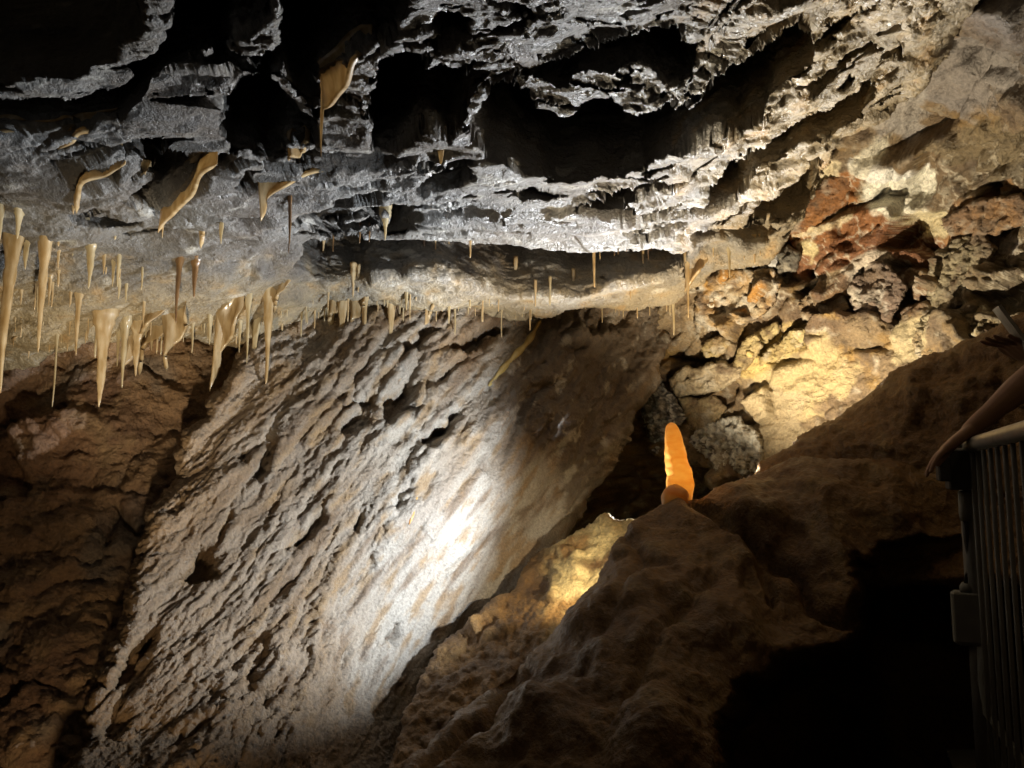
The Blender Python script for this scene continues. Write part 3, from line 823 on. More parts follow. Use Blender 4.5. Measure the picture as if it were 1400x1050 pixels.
def mound_disp(P, px, py, N):
    d = mound_noise(P)
    for x, y, r, h in BUMPS:
        d = d + h * np.exp(-(((px - x) ** 2 + (py - y) ** 2) / (r * r)))
    for k, c in enumerate(CRACKS):
        q = np.array(c + c[::-1][1:], float)
        q = roughen(c, 6, 10, 20 + k, False)
        q = np.vstack([q, q[::-1][1:]])
        s = local_polydist(px, py, q, 20)
        d = d - (0.06 if k < 3 else 0.03) * sstep(12, 0, np.abs(s)) * (s > -1e5)
    s = local_polydist(px + fbm(P * 6, 3) * 14, py + fbm(P * 6 + 3, 3) * 14, CAVITY, 40)
    k = sstep(-2, 40, s)
    view = P - CAM; view /= np.linalg.norm(view, axis=-1, keepdims=True)
    return d, view * (k * 1.7)[..., None]


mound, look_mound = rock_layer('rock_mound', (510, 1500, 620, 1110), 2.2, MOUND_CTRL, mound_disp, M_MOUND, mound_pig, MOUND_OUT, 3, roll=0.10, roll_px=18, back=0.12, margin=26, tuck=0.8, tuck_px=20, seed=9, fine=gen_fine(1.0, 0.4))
tag(mound, 'shadowed brown flowstone mound with a black hollow, carrying the orange stalagmite', 'rock')

# rock far behind the gap next to the stalagmite, and the floor of the chamber
def far_disp(P, px, py, N):
    fc, ed, H = facets(P * 3, 1.0, 0.8)
    return fc * 0.12 + fbm(P * 2, 3) * 0.1, None


farwall, _ = rock_layer('cave_wall_back', (500, 1150, 300, 1000), 7, [(500, 300, 6.2), (1150, 300, 6.2), (500, 1000, 6.0), (1150, 1000, 6.0), (800, 600, 6.6)], far_disp, M_WALL, lw_pig)
tag(farwall, kind='structure')
xs, ys = np.meshgrid(np.linspace(-5, 5, 90), np.linspace(0.6, 8, 70))
fp = np.stack([xs, ys, np.full(xs.shape, -1.4)], -1)
fp[..., 2] += fbm(fp * 0.9, 4) * 0.25
ix = np.arange(xs.size).reshape(xs.shape)
floor = mesh_object('cave_floor', fp, np.stack([ix[:-1, :-1], ix[:-1, 1:], ix[1:, 1:], ix[1:, :-1]], -1).reshape(-1, 4), M_MOUND, None, True,
                    np.broadcast_to(np.array([0.3, 0.2, 0.1]), fp.shape))
tag(floor, kind='structure')

# ================================================================== SINGLE ROCKS LODGED IN THE RIGHT WALL
def dark_noise(f, a=0.02):
    def fn(P, px, py, N):
        Pw = P + 0.03 * np.stack([fbm(P * 6, 2), fbm(P * 6 + 7, 2), fbm(P * 6 + 3, 2)], -1)
        fc, ed, H = facets(Pw * f, 1.0, 0.8)
        fc2, ed2, H2 = facets(Pw * f * 3.1 + 4, 1.0, 0.8)
        return fc * a * 2.0 + fc2 * a * 0.9, None
    return fn


def crystal_disp(P, px, py, N):
    Pw = P + 0.02 * np.stack([fbm(P * 9, 2), fbm(P * 9 + 7, 2), fbm(P * 9 + 3, 2)], -1)
    fc, ed, H = facets(Pw * np.array([26., 26, 16]), 1.0, 1.0)
    return fc * 0.035 + fbm(P * 7, 4, 0.6) * 0.03, None


def flat_pig(c0, c1, f=5, pale=None, pf=14, pa=0.0, stain=1.0):
    def fn(P, px, py, N, d):
        c = lerp(np.broadcast_to(np.array(c0), P.shape), c1, np.clip(0.5 + fbm(P * f, 4), 0, 1))
        if pale is not None: c = lerp(c, pale, np.clip(fbm(P * pf + 8, 3) * 2.2 + pa, 0, 1))
        st = fbm(P * 9 + 50, 4)
        c = lerp(c, [0.16, 0.10, 0.055], np.clip(st * 1.6 - 0.1, 0, 0.85) * stain)
        c = lerp(c, [0.58, 0.50, 0.38], np.clip(-st * 1.4 - 0.25, 0, 0.6))
        return c * 0.8
    return fn


TAN, TAN2, BRN = (0.48, 0.37, 0.2), (0.32, 0.22, 0.11), (0.2, 0.13, 0.07)
ROCKS = [
    ([(914, 518), (938, 501), (985, 496), (1016, 503), (1010, 516), (985, 536), (932, 541), (916, 532)], 0.16, dark_noise(5, 0.012), flat_pig((0.52, 0.42, 0.27), (0.38, 0.28, 0.16)), 'flat tan leaf-shaped rock above the stalagmite'),
    ([(928, 546), (976, 541), (996, 552), (986, 576), (966, 592), (944, 586)], 0.12, dark_noise(5, 0.012), flat_pig(TAN, TAN2), 'small wedge of brown rock under the flat leaf-shaped rock'),
    ([(950, 588), (985, 576), (1012, 570), (1036, 590), (1048, 642), (1028, 646), (1000, 656), (986, 652), (964, 622), (944, 602)], 0.16, crystal_disp, flat_pig((0.5, 0.44, 0.34), (0.12, 0.09, 0.07), 9, (0.95, 0.90, 0.78), 34, 0.75, 0.15), 'pale crusty crystal covered rock right beside the stalagmite'),
    ([(884, 532), (905, 521), (925, 545), (938, 575), (926, 586), (906, 612), (893, 624), (886, 600), (881, 560)], 0.22, crystal_disp, flat_pig((0.3, 0.28, 0.26), (0.06, 0.055, 0.05), 9, (0.9, 0.88, 0.84), 34, 0.05, 0.25), 'black and white crusted rock just behind the stalagmite tip'),
    ([(946, 416), (960, 386), (1000, 368), (1055, 369), (1069, 386), (1062, 412), (1040, 426), (1020, 446), (985, 452), (950, 456)], 0.14, dark_noise(5, 0.03), flat_pig((0.5, 0.27, 0.07), (0.5, 0.4, 0.26), 5, (0.62, 0.55, 0.44), 9, 0), 'orange and cream block below the white band'),
    ([(986, 358), (1002, 340), (1062, 335), (1066, 364), (1012, 366)], 0.16, dark_noise(5, 0.015), flat_pig((0.6, 0.58, 0.55), (0.4, 0.37, 0.34)), 'whitish grey stone bar under the ceiling edge'),
    ([(998, 508), (1014, 470), (1042, 448), (1060, 438), (1062, 450), (1036, 482), (1022, 508)], 0.13, dark_noise(6, 0.015), flat_pig((0.52, 0.40, 0.18), TAN2), 'tilted narrow tan slab beside a dark gap'),
    ([(1036, 500), (1050, 472), (1088, 450), (1108, 452), (1092, 476), (1062, 492)], 0.10, dark_noise(7, 0.015), flat_pig((0.58, 0.45, 0.2), (0.42, 0.3, 0.12)), 'yellow tilted slab with a black crack under it'),
    ([(1044, 336), (1080, 306), (1110, 272), (1126, 244), (1162, 232), (1192, 242), (1162, 272), (1122, 306), (1080, 327)], 0.16, dark_noise(4, 0.012), flat_pig((0.36, 0.15, 0.04), (0.24, 0.1, 0.03)), 'long rust brown plate tilted up against the wall'),
    ([(1268, 380), (1275, 352), (1305, 326), (1345, 322), (1364, 340), (1340, 372), (1318, 416), (1286, 428), (1268, 408)], 0.12, dark_noise(8, 0.02), flat_pig((0.34, 0.28, 0.17), (0.2, 0.15, 0.09)), 'olive grey platy boulder'),
    ([(1160, 398), (1188, 358), (1222, 368), (1240, 394), (1216, 440), (1176, 434)], 0.13, dark_noise(6, 0.03), flat_pig((0.36, 0.28, 0.22), (0.2, 0.13, 0.09), 5, (0.6, 0.53, 0.44), 9, -0.3), 'grey purple block with a pale top under the rusty wall'),
    ([(1062, 346), (1080, 332), (1096, 346), (1090, 372), (1068, 374)], 0.2, dark_noise(7, 0.02), flat_pig((0.2, 0.18, 0.14), (0.1, 0.08, 0.06)), 'small black stone at the end of the white stone bar'),
    ([(1290, 302), (1340, 272), (1400, 262), (1430, 296), (1352, 322), (1302, 320)], 0.10, dark_noise(6, 0.02), flat_pig((0.34, 0.19, 0.08), (0.22, 0.13, 0.07), 5, (0.5, 0.42, 0.32), 8, -0.3), 'orange brown slab jutting from the wall'),
    ([(1248, 470), (1262, 440), (1290, 425), (1306, 446), (1286, 480), (1262, 492)], 0.10, crystal_disp, flat_pig((0.4, 0.33, 0.2), TAN2, 6, (0.66, 0.56, 0.36), 12, 0), 'knobbly cream stone above the dark bank'),
    ([(1310, 432), (1345, 420), (1368, 432), (1352, 452), (1322, 462), (1308, 452)], 0.12, crystal_disp, flat_pig((0.44, 0.36, 0.2), TAN2, 6, (0.6, 0.52, 0.34), 12, 0), 'hollow yellowish stone above the dark bank'),
    ([(960, 470), (990, 455), (1002, 470), (985, 486), (962, 488)], 0.10, dark_noise(8, 0.02), flat_pig((0.5, 0.37, 0.16), TAN2), 'small tan stone above the flat leaf-shaped rock'),
    ([(1096, 412), (1120, 398), (1150, 402), (1160, 425), (1130, 440), (1100, 436)], 0.08, dark_noise(8, 0.03), flat_pig((0.32, 0.22, 0.12), BRN), 'small dark brown stone in the rubble under the rusty wall'),
    ([(1215, 30), (1262, 10), (1282, 34), (1276, 60), (1240, 82), (1212, 76)], 0.10, dark_noise(6, 0.02), flat_pig((0.66, 0.6, 0.44), (0.5, 0.43, 0.28)), 'bright cream boulder up at the ceiling edge'),
]
for k, (poly, off, dfn, pfn, lab) in enumerate(ROCKS):
    a = np.array(poly, float); lo = a.min(0) - 14; hi = a.max(0) + 14
    cx, cy = a.mean(0)
    ctrl = [(x, y, float(look_rw.depth(x, y)) - off * 0.45) for x in (lo[0], cx, hi[0]) for y in (lo[1], cy, hi[1])]
    ctrl[4] = (cx, cy, ctrl[4][2] - off * 0.25)
    o, _ = rock_layer('boulder', (lo[0], hi[0], lo[1], hi[1]), 1.6, ctrl, dfn, M_WALL, pfn, poly, 4.5, roll=off * 0.3, roll_px=4, back=0.3, margin=12, seed=40 + k, fine=gen_fine(1.3, 0.8), soft=0)
    tag(o, lab, 'boulder', 'rocks lodged in the right wall')

# ================================================================== CALCITE: stalactites, draperies, strand, stalagmite
def calcite_material(name, c0, c1, trans=0.35, rough=0.35, scale=30):
    m, nt, b = new_mat(name)
    N = nt.nodes; L = nt.links
    tc = N.new('ShaderNodeTexCoord'); mp = N.new('ShaderNodeMapping'); mp.inputs['Scale'].default_value = (1, 1, 0.3)
    L.new(tc.outputs['Object'], mp.inputs['Vector'])
    n1 = N.new('ShaderNodeTexNoise'); n1.inputs['Scale'].default_value = scale; n1.inputs['Detail'].default_value = 6
    L.new(mp.outputs[0], n1.inputs['Vector'])
    r = N.new('ShaderNodeValToRGB'); r.color_ramp.elements[0].position = 0.35; r.color_ramp.elements[1].position = 0.65
    r.color_ramp.elements[0].color = (*c0, 1); r.color_ramp.elements[1].color = (*c1, 1)
    L.new(n1.outputs['Fac'], r.inputs['Fac'])
    L.new(r.outputs[0], b.inputs['Base Color']); b.inputs['Roughness'].default_value = rough
    b.inputs['Specular IOR Level'].default_value = 0.7; b.inputs['Coat Weight'].default_value = 0.5; b.inputs['Coat Roughness'].default_value = 0.12
    bp = N.new('ShaderNodeBump'); bp.inputs['Strength'].default_value = 0.4; bp.inputs['Distance'].default_value = 0.004
    L.new(n1.outputs['Fac'], bp.inputs['Height']); L.new(bp.outputs[0], b.inputs['Normal'])
    tr = N.new('ShaderNodeBsdfTranslucent'); L.new(r.outputs[0], tr.inputs['Color'])
    mx = N.new('ShaderNodeMixShader'); mx.inputs[0].default_value = trans
    L.new(b.outputs[0], mx.inputs[1]); L.new(tr.outputs[0], mx.inputs[2])
    L.new(mx.outputs[0], N['Material Output'].inputs['Surface'])
    return m


M_CAL = calcite_material('tan_calcite', (0.56, 0.37, 0.16), (0.84, 0.66, 0.40), 0.45)
M_CALP = calcite_material('pale_calcite', (0.60, 0.45, 0.23), (0.80, 0.68, 0.45), 0.5)
M_CALD = calcite_material('brown_calcite', (0.16, 0.08, 0.03), (0.30, 0.17, 0.07), 0.2)
M_DRAPE = calcite_material('honey_drapery_calcite', (0.46, 0.30, 0.13), (0.70, 0.53, 0.30), 0.5)
M_CALY = calcite_material('yellow_calcite', (0.50, 0.33, 0.08), (0.62, 0.47, 0.18), 0.2)
M_CALO = calcite_material('orange_calcite', (0.86, 0.44, 0.13), (0.93, 0.62, 0.27), 0.5, 0.4, 14)
M_STAL = calcite_material('glowing_orange_calcite', (0.88, 0.45, 0.11), (0.98, 0.68, 0.27), 0.45, 0.3, 22)
for _nd in M_STAL.node_tree.nodes:
    if _nd.type == 'MAPPING': _nd.inputs['Scale'].default_value = (0.5, 0.5, 1.4)      # rings rather than streaks
CMAT = {'t': M_CAL, 'p': M_CALP, 'd': M_CALD}


def depth_of(p):
    return float((np.asarray(p) - CAM) @ FWD)


def stalactite(x, y0, x1, y1, w, flare=1.6, mat='t', up=0.07, seed=0):
    """hangs plumb from the ceiling at photo pixel (x, y0) down to the height of pixel y1"""
    root = look_ceil(x, y0)
    t = depth_of(root)
    a = pt(x, y0, t)
    px_m = t / F
    L = (y1 - y0) * px_m
    r0 = max(w * 0.5 * px_m, 0.0022)
    rr = random.Random(seed)
    nr, ns = (26, 14) if w > 5 else (14, 8)
    V, Fc = [], []
    r0 *= 0.86
    ph = rr.random() * 9; am = 0.12 + 0.14 * rr.random(); rings = [rr.uniform(-1, 1) for _ in range(nr + 1)]
    bx, by = rr.uniform(-1, 1) * 0.03 * L, rr.uniform(-1, 1) * 0.03 * L
    for i in range(nr + 1):
        k = i / nr                       # 0 root .. 1 tip
        z = up * (1 - k * 3) if k < 1 / 3 * 0.0 else 0
        zz = up - (up + L) * k
        s = max(0.0, -zz / L)
        f = 1 + (flare - 1) * math.exp(-max(0, s) * 7) if zz <= 0 else flare * (1.0 + 0.25 * zz / up)
        body = (1 - s) ** 0.75 * 0.9 + 0.10 if w > 5 else 0.8 - 0.35 * s
        r = r0 * f * body * (1 + am * math.sin(ph + 11 * s) * 0.5 + 0.10 * rings[i])
        if i == nr: r *= 0.35
        ox, oy = bx * math.sin(3 * s) * s, by * math.sin(2.4 * s) * s
        for j in range(ns):
            th = 2 * math.pi * j / ns
            q = r * (1 + 0.16 * math.sin(2 * th + ph) + 0.10 * math.sin(3 * th + ph * 2 + s * 3) + 0.07 * rr.uniform(-1, 1))
            V.append((ox + q * math.cos(th), oy + q * math.sin(th), zz))
    for i in range(nr):
        for j in range(ns):
            Fc.append((i * ns + j, i * ns + (j + 1) % ns, (i + 1) * ns + (j + 1) % ns, (i + 1) * ns + j))
    Fc.append(tuple(range(ns))[::-1]); Fc.append(tuple(nr * ns + j for j in range(ns)))
    o = mesh_object('stalactite', np.array(V), Fc, CMAT[mat])
    o.location = a
    return o


BIG = [  # x, top, tip, width, flare, material, label
    (21, 312, 539, 19, 1.5, 't', 'longest thick brown stalactite, beside the pale flared one'),
    (27, 280, 328, 12, 2.2, 'p', 'short pale flared stalactite above the longest thick one'),
    (38, 322, 370, 10, 1.8, 'p', 'short pale cone stalactite between two long thick ones'),
    (63, 316, 484, 16, 2.0, 't', 'long tan stalactite with a wide flared root'),
    (125, 330, 396, 13, 2.0, 'p', 'stout cream stalactite hanging alone above the broad spike'),
    (109, 396, 487, 9, 1.6, 't', 'slim tan stalactite next to the broad spike'),
    (143, 420, 557, 21, 1.7, 't', 'broad spike of tan stalactite with a flared rock root'),
    (172, 436, 531, 11, 2.0, 'p', 'pale slender stalactite at the low corner of a drapery'),
    (189, 444, 515, 13, 1.6, 't', 'twin tipped tan stalactite beside a slender pale one'),
    (246, 353, 444, 9, 1.5, 'd', 'dark brown straight stalactite in front of the ceiling bulge'),
    (268, 352, 409, 10, 2.2, 'd', 'brown stalactite with a flared root in front of the ceiling bulge'),
    (350, 440, 528, 9, 1.6, 'p', 'pale narrow stalactite close against a thicker brown one'),
    (368, 405, 530, 15, 1.7, 't', 'thick brown stalactite at the edge of the ceiling bulge'),
    (305, 282, 335, 9, 1.6, 'p', 'pale peg stalactite under the pleated ribs'),
    (397, 258, 350, 6, 1.4, 'd', 'lone thin dark brown stalactite in front of the bright ceiling'),
    (453, 420, 481, 10, 2.0, 'p', 'cream stalactite with a wide root above the slab edge'),
    (469, 408, 509, 11, 1.6, 't', 'longest tan stalactite above the left part of the slab'),
    (499, 404, 468, 9, 1.6, 't', 'tan stalactite between a drapery and a thin straw above the slab'),
    (535, 410, 519, 9, 1.6, 't', 'long needle stalactite pointing down over the bright slab'),
    (812, 328, 394, 5, 2.4, 't', 'orange tan stalactite beside the long black one'),
    (832, 334, 425, 5.5, 1.2, 'd', 'long black stalactite reaching down to the slab top'),
    (888, 337, 373, 6, 1.3, 'd', 'crooked dark stalactite under the small ceiling knob'),
    (939, 352, 436, 8, 1.8, 't', 'tan stalactite running down the wall beside the orange block'),
    (996, 337, 381, 6, 1.6, 'p', 'pale stalactite in front of the white stone bar'),
    (603, 198, 226, 11, 1.8, 't', 'small fang stalactite alone under the ceiling hollow'),
    (443, 108, 220, 7, 1.5, 't', 'thin drip stalactite at the end of the highest drapery'),
    (527, 296, 330, 8, 2.6, 'p', 'little pointed drip under a dark ceiling hollow'),
]
for k, (x, y0, y1, w, fl, m, lab) in enumerate(BIG):
    tag(stalactite(x, y0, x, y1, w, fl, m, seed=100 + k), lab, 'stalactite', 'named stalactites')
SMALL_LEFT = [(2, 274, 335, 8), (8, 395, 411, 5), (12, 402, 477, 6), (81, 363, 393, 5), (56, 445, 463, 4), (72, 442, 452, 3), (85, 446, 470, 5), (134, 433, 490, 5), (143, 342, 376, 6), (156, 350, 393, 6), (164, 345, 394, 7),
              (163, 446, 502, 6), (216, 448, 484, 5), (222, 446, 486, 4), (340, 409, 498, 6), (329, 439, 483, 6), (285, 441, 466, 3), (280, 441, 456, 3), (276, 441, 452, 2.5), (224, 270, 327, 6), (349, 305, 326, 6), (96, 440, 458, 4), (40, 470, 490, 4), (102, 262, 294, 7),
              (30, 440, 462, 4), (48, 452, 468, 3), (200, 446, 462, 3), (308, 444, 462, 3), (118, 448, 466, 3)]
SMALL_MID = [(386, 437, 478, 4), (413, 422, 461, 5), (431, 417, 450, 5), (483, 376, 408, 6), (490, 378, 400, 5), (511, 414, 449, 4), (518, 412, 432, 3), (527, 412, 430, 3), (547, 408, 430, 3), (556, 395, 425, 6), (552, 412, 440, 3), (561, 399, 438, 3), (597, 414, 440, 4), (614, 402, 444, 6),
             (622, 418, 458, 4), (569, 398, 412, 3), (604, 400, 414, 4), (659, 420, 440, 4), (669, 398, 419, 3), (682, 404, 427, 3), (686, 420, 462, 3), (705, 366, 409, 4), (705, 424, 436, 3), (714, 420, 434, 3), (732, 398, 420, 3), (752, 394, 418, 4),
             (784, 383, 414, 4), (800, 412, 423, 2.5), (823, 414, 442, 3), (841, 415, 428, 2.5), (846, 415, 432, 2.5), (852, 415, 434, 3), (871, 414, 436, 4), (888, 412, 432, 2.5), (862, 392, 410, 3), (879, 356, 390, 4), (911, 410, 426, 3), (916, 410, 432, 3), (920, 410, 459, 5),
             (640, 416, 430, 3), (650, 420, 433, 2.5), (436, 420, 436, 3), (444, 418, 440, 3), (400, 440, 458, 3), (394, 444, 460, 2.5), (540, 410, 426, 2.5), (578, 410, 424, 2.5)]
SMALL_LIP = [(456, 322, 345, 3), (492, 322, 333, 2.5), (505, 323, 331, 2.5), (580, 325, 379, 5), (595, 327, 387, 4), (614, 326, 334, 2.5), (643, 325, 353, 4), (667, 327, 347, 6), (690, 328, 336, 2.5), (734, 328, 354, 4), (720, 328, 337, 2.5), (845, 336, 351, 3), (770, 328, 338, 2.5),
             (1031, 337, 362, 4), (1017, 337, 356, 3), (1039, 336, 350, 3), (975, 340, 352, 3), (936, 334, 350, 3), (957, 336, 346, 2.5)]
er = random.Random(5)
for k in range(34):
    x = er.uniform(0, 335); SMALL_LEFT.append((x, 448 + er.uniform(-16, 10), 0, er.uniform(2.5, 6)))
for k in range(26):
    x = er.uniform(0, 200); SMALL_LEFT.append((x, 350 + er.uniform(-40, 60), 0, er.uniform(3, 7)))
for k in range(44):
    x = er.uniform(380, 740); SMALL_MID.append((x, 404 + er.uniform(-10, 14) + max(0, (440 - x) * 0.3), 0, er.uniform(2.2, 5)))
for k in range(16):
    x = er.uniform(430, 930); SMALL_LIP.append((x, 326 + er.uniform(-2, 3), 0, er.uniform(2.2, 4)))
for lst in (SMALL_LEFT, SMALL_MID, SMALL_LIP):
    for k, q in enumerate(lst):
        if q[2] == 0: lst[k] = (q[0], q[1], q[1] + 6 + 9 * q[3] * er.random() ** 1.6, q[3])
REFS = ['longest thick brown stalactite', 'pale flared stalactite', 'pale cone between the long thick ones', 'long tan one with the flared root', 'stout lone cream stalactite', 'slim tan stalactite', 'broad tan spike', 'slender pale drapery tip',
        'twin tipped stalactite', 'straight dark brown stalactite', 'flared brown stalactite', 'pale narrow stalactite', 'thick brown bulge stalactite', 'pale peg', 'lone dark brown one', 'wide rooted cream stalactite', 'longest tan one over the slab',
        'tan one next to a small curtain', 'long needle over the slab', 'orange tan stalactite', 'long black stalactite', 'crooked dark stalactite', 'wall stalactite by the orange block', 'pale one before the white bar', 'small lone fang', 'highest thin drip', 'little pointed drip']
RANK = ['longest', 'second longest', 'third longest', 'fourth longest', 'fifth longest', 'sixth longest', 'seventh longest', 'eighth longest', 'ninth longest']
smalls = [(q, 'small stalactite', 'small stalactites at the low left ceiling', 'ttpp', 1.7) for q in SMALL_LEFT] + [(q, 'straw over the slab top', 'straw stalactites above the leaning slab', 'tttpp', 1.5) for q in SMALL_MID] \
    + [(q, 'straw on the ceiling lip', 'straw stalactites on the ceiling lip', 'ttd', 1.7) for q in SMALL_LIP]
near = {}
for k, (q, kind_, grp, mats, fl) in enumerate(smalls):
    j = min(range(len(BIG)), key=lambda j: math.hypot(BIG[j][0] - q[0], ((BIG[j][1] + BIG[j][2]) / 2 - (q[1] + q[2]) / 2)))
    near.setdefault((j, kind_), []).append(k)
for (j, kind_), ks in near.items():
    ks.sort(key=lambda k: smalls[k][0][1] - smalls[k][0][2])
    for r_, k in enumerate(ks):
        (x, y0, y1, w), _, grp, mats, fl = smalls[k]
        lead = 'only ' if len(ks) == 1 else (RANK[r_] + ' ' if r_ < 3 else 'short ')
        tag(stalactite(x, y0, x, y1, w, fl, random.choice(mats), seed=300 + k), lead + kind_ + ' near the ' + REFS[j], 'stalactite', grp)
tag(stalactite(79, 446, 79, 557, 4, 2.2, 'p', seed=77), 'very thin long white straw hanging free before the brown wall', 'stalactite')


def drapery(top, bot, lab, mat='t', thick=0.012, up=0.035, seed=0):
    """hanging curtain of calcite: root line on the ceiling, wavy free edge below (both in photo pixels)"""
    def resample(p, n):
        p = np.array(p, float); d = np.concatenate([[0], np.cumsum(np.hypot(*np.diff(p, axis=0).T))])
        u = np.linspace(0, d[-1], n)
        return np.stack([np.interp(u, d, p[:, 0]), np.interp(u, d, p[:, 1])], -1)
    n, m = 44, 12
    A = resample(top, n); B = resample(bot, n)
    for _ in range(6):
        B[1:-1] = 0.25 * B[:-2] + 0.5 * B[1:-1] + 0.25 * B[2:]
    base = look_ceil.depth
    tz = np.array([float(base(x, y)) for x, y in A])
    T = pts(A[:, 0], A[:, 1], tz); Bo = pts(B[:, 0], B[:, 1], tz)
    T[:, 2] += up
    rows = []
    for i in range(m + 1):
        k = i / m
        R = T * (1 - k) + Bo * k
        wv = 0.035 * np.sin(np.linspace(0, 7, n) + seed) * k + 0.008 * np.sin(np.linspace(0, 17, n) + seed * 2) * k
        R[:, 1] += wv
        rows.append(R)
    G = np.array(rows)
    nrm = gnormals(G)
    th = thick * (0.7 + 0.9 * np.linspace(0, 1, m + 1) ** 6 + 4.0 * (1 - np.linspace(0, 1, m + 1)) ** 5)[:, None, None] * np.clip(np.minimum(np.arange(n), np.arange(n)[::-1]) / 3.0, 0.15, 1)[None, :, None]
    a, b = G + nrm * th / 2, G - nrm * th / 2
    h, w = a.shape[:2]
    V = np.concatenate([a.reshape(-1, 3), b.reshape(-1, 3)])
    I = np.arange(h * w).reshape(h, w); K = I + h * w
    q = [np.stack([I[:-1, :-1], I[1:, :-1], I[1:, 1:], I[:-1, 1:]], -1).reshape(-1, 4), np.stack([K[:-1, :-1], K[:-1, 1:], K[1:, 1:], K[1:, :-1]], -1).reshape(-1, 4)]
    for E, Fk in ((I[0], K[0]), (I[-1][::-1], K[-1][::-1]), (I[::-1, 0], K[::-1, 0]), (I[:, -1], K[:, -1])):
        q.append(np.stack([E[:-1], E[1:], Fk[1:], Fk[:-1]], -1))
    org = V[0].copy()
    o = mesh_object('calcite_drapery', V - org, np.concatenate(q), M_DRAPE)
    o.location = org
    return tag(o, lab, 'drapery', 'calcite draperies')


for k, (tp, bt, lab, m) in enumerate(DRAPES):
    drapery(tp, bt, lab, m, seed=k * 1.7)

# yellow strand of flowstone running down the slab
def strand(path, lab, wpx=7, mat=M_CALY):
    p = roughen(path, 2.5, 5, 3, False, 0.08)
    ring = 8; V = []; Fc = []
    c = []
    for x, y in p:
        q = look_slab(x, y); c.append(pt(x, y, depth_of(q)))
    c = np.array(c); c = np.array([c[max(0, i - 2):i + 3].mean(0) for i in range(len(c))])
    n = len(c)
    for i in range(n):
        tg = c[min(i + 1, n - 1)] - c[max(i - 1, 0)]; tg /= np.linalg.norm(tg)
        toc = CAM - c[i]; toc /= np.linalg.norm(toc)
        side = np.cross(tg, toc); side /= np.linalg.norm(side)
        k = math.sin(math.pi * min(1, (i + 0.6) / n)) ** 0.5
        w = wpx * depth_of(c[i]) / F * 0.5 * k * (1 + 0.3 * math.sin(i * 1.3))
        for j in range(ring):
            th = 2 * math.pi * j / ring
            V.append(c[i] + side * w * math.cos(th) + toc * (w * 0.8 * math.sin(th) + 0.012))
    for i in range(n - 1):
        for j in range(ring):
            Fc.append((i * ring + j, i * ring + (j + 1) % ring, (i + 1) * ring + (j + 1) % ring, (i + 1) * ring + j))
    Fc.append(tuple(range(ring))[::-1]); Fc.append(tuple((n - 1) * ring + j for j in range(ring)))
    o = mesh_object('flowstone_strand', np.array(V) - c[0], Fc, mat); o.location = c[0]
    tag(o, lab, 'flowstone')


strand([(742, 432), (728, 458), (712, 478), (695, 496), (680, 515), (664, 532)], 'bright yellow wavy strand of flowstone at the corner of the slab', 9)
strand([(571, 672), (567, 690), (562, 712), (558, 722)], 'short rusty strand of flowstone low on the slab', 4, M_CALO)

# orange stalagmite on the mound
t0 = depth_of(look_mound(928, 703)) + 0.05
SB = pt(928, 703, t0)
stal = thing('stalagmite', SB, 'glowing orange stalagmite with ringed bulges standing on the mound', 'stalagmite')
prof = [(928, 706, 38), (928, 692, 36), (929, 676, 37), (930, 668, 38), (930, 655, 36.5), (930, 650, 35), (929, 640, 35), (927, 632, 31), (926, 622, 30), (925, 612, 28), (924, 607, 25), (923, 598, 24), (922, 590, 20), (921, 583, 16), (921, 579, 11), (921, 577, 4)]
pr = []
for a, b in zip(prof[:-1], prof[1:]):
    for k in range(4): pr.append([a[q] + (b[q] - a[q]) * k / 4 for q in range(3)])
pr.append(prof[-1])
V, Fc = [], []
ns = 36
for i, (x, y, w) in enumerate(pr):
    c = pt(x, y, t0) - SB
    r = w * 0.5 * t0 / F
    for j in range(ns):
        th = 2 * math.pi * j / ns
        rr_ = r * (1 + 0.03 * math.sin(3 * th + y * 0.08) + 0.025 * math.sin(5 * th - y * 0.11) + 0.022 * math.sin(y * 0.40 + math.sin(th) * 1.2 + 2 * math.sin(y * 0.07)) + 0.008 * math.sin(y * 1.17 + 2 * math.sin(th + 1)))
        V.append((c[0] + rr_ * math.cos(th), rr_ * math.sin(th), c[2]))
for i in range(len(pr) - 1):
    for j in range(ns):
        Fc.append((i * ns + j, i * ns + (j + 1) % ns, (i + 1) * ns + (j + 1) % ns, (i + 1) * ns + j))
Fc.append(tuple((len(pr) - 1) * ns + j for j in range(ns)))
mesh_object('column', np.array(V), Fc, M_STAL, stal)
# rounded knob added in place of the round shadow on its foot
kc = pt(923, 680, t0 - 0.055) - SB
V, Fc = [], []
R = 17.5 * t0 / F
for i in range(13):
    ph = math.pi * i / 12 * 0.62
    zz = R * math.cos(ph) if ph < math.pi / 2 else R * math.cos(ph) * 2.2
    for j in range(24):
        th = 2 * math.pi * j / 24
        q = R * math.sin(min(ph, math.pi / 2)) + 1e-4
        q *= 1 + 0.07 * math.sin(2 * th + 1 + zz * 30) + 0.05 * math.sin(5 * th + zz * 90)
        V.append((kc[0] + q * math.cos(th), kc[1] + 0.8 * q * math.sin(th), kc[2] + zz * (0.95 + 0.08 * math.sin(th * 2))))
for i in range(12):
    for j in range(24):
        Fc.append((i * 24 + j, (i + 1) * 24 + j, (i + 1) * 24 + (j + 1) % 24, i * 24 + (j + 1) % 24))
mesh_object('shadow_knob', np.array(V), Fc, M_STAL, stal)

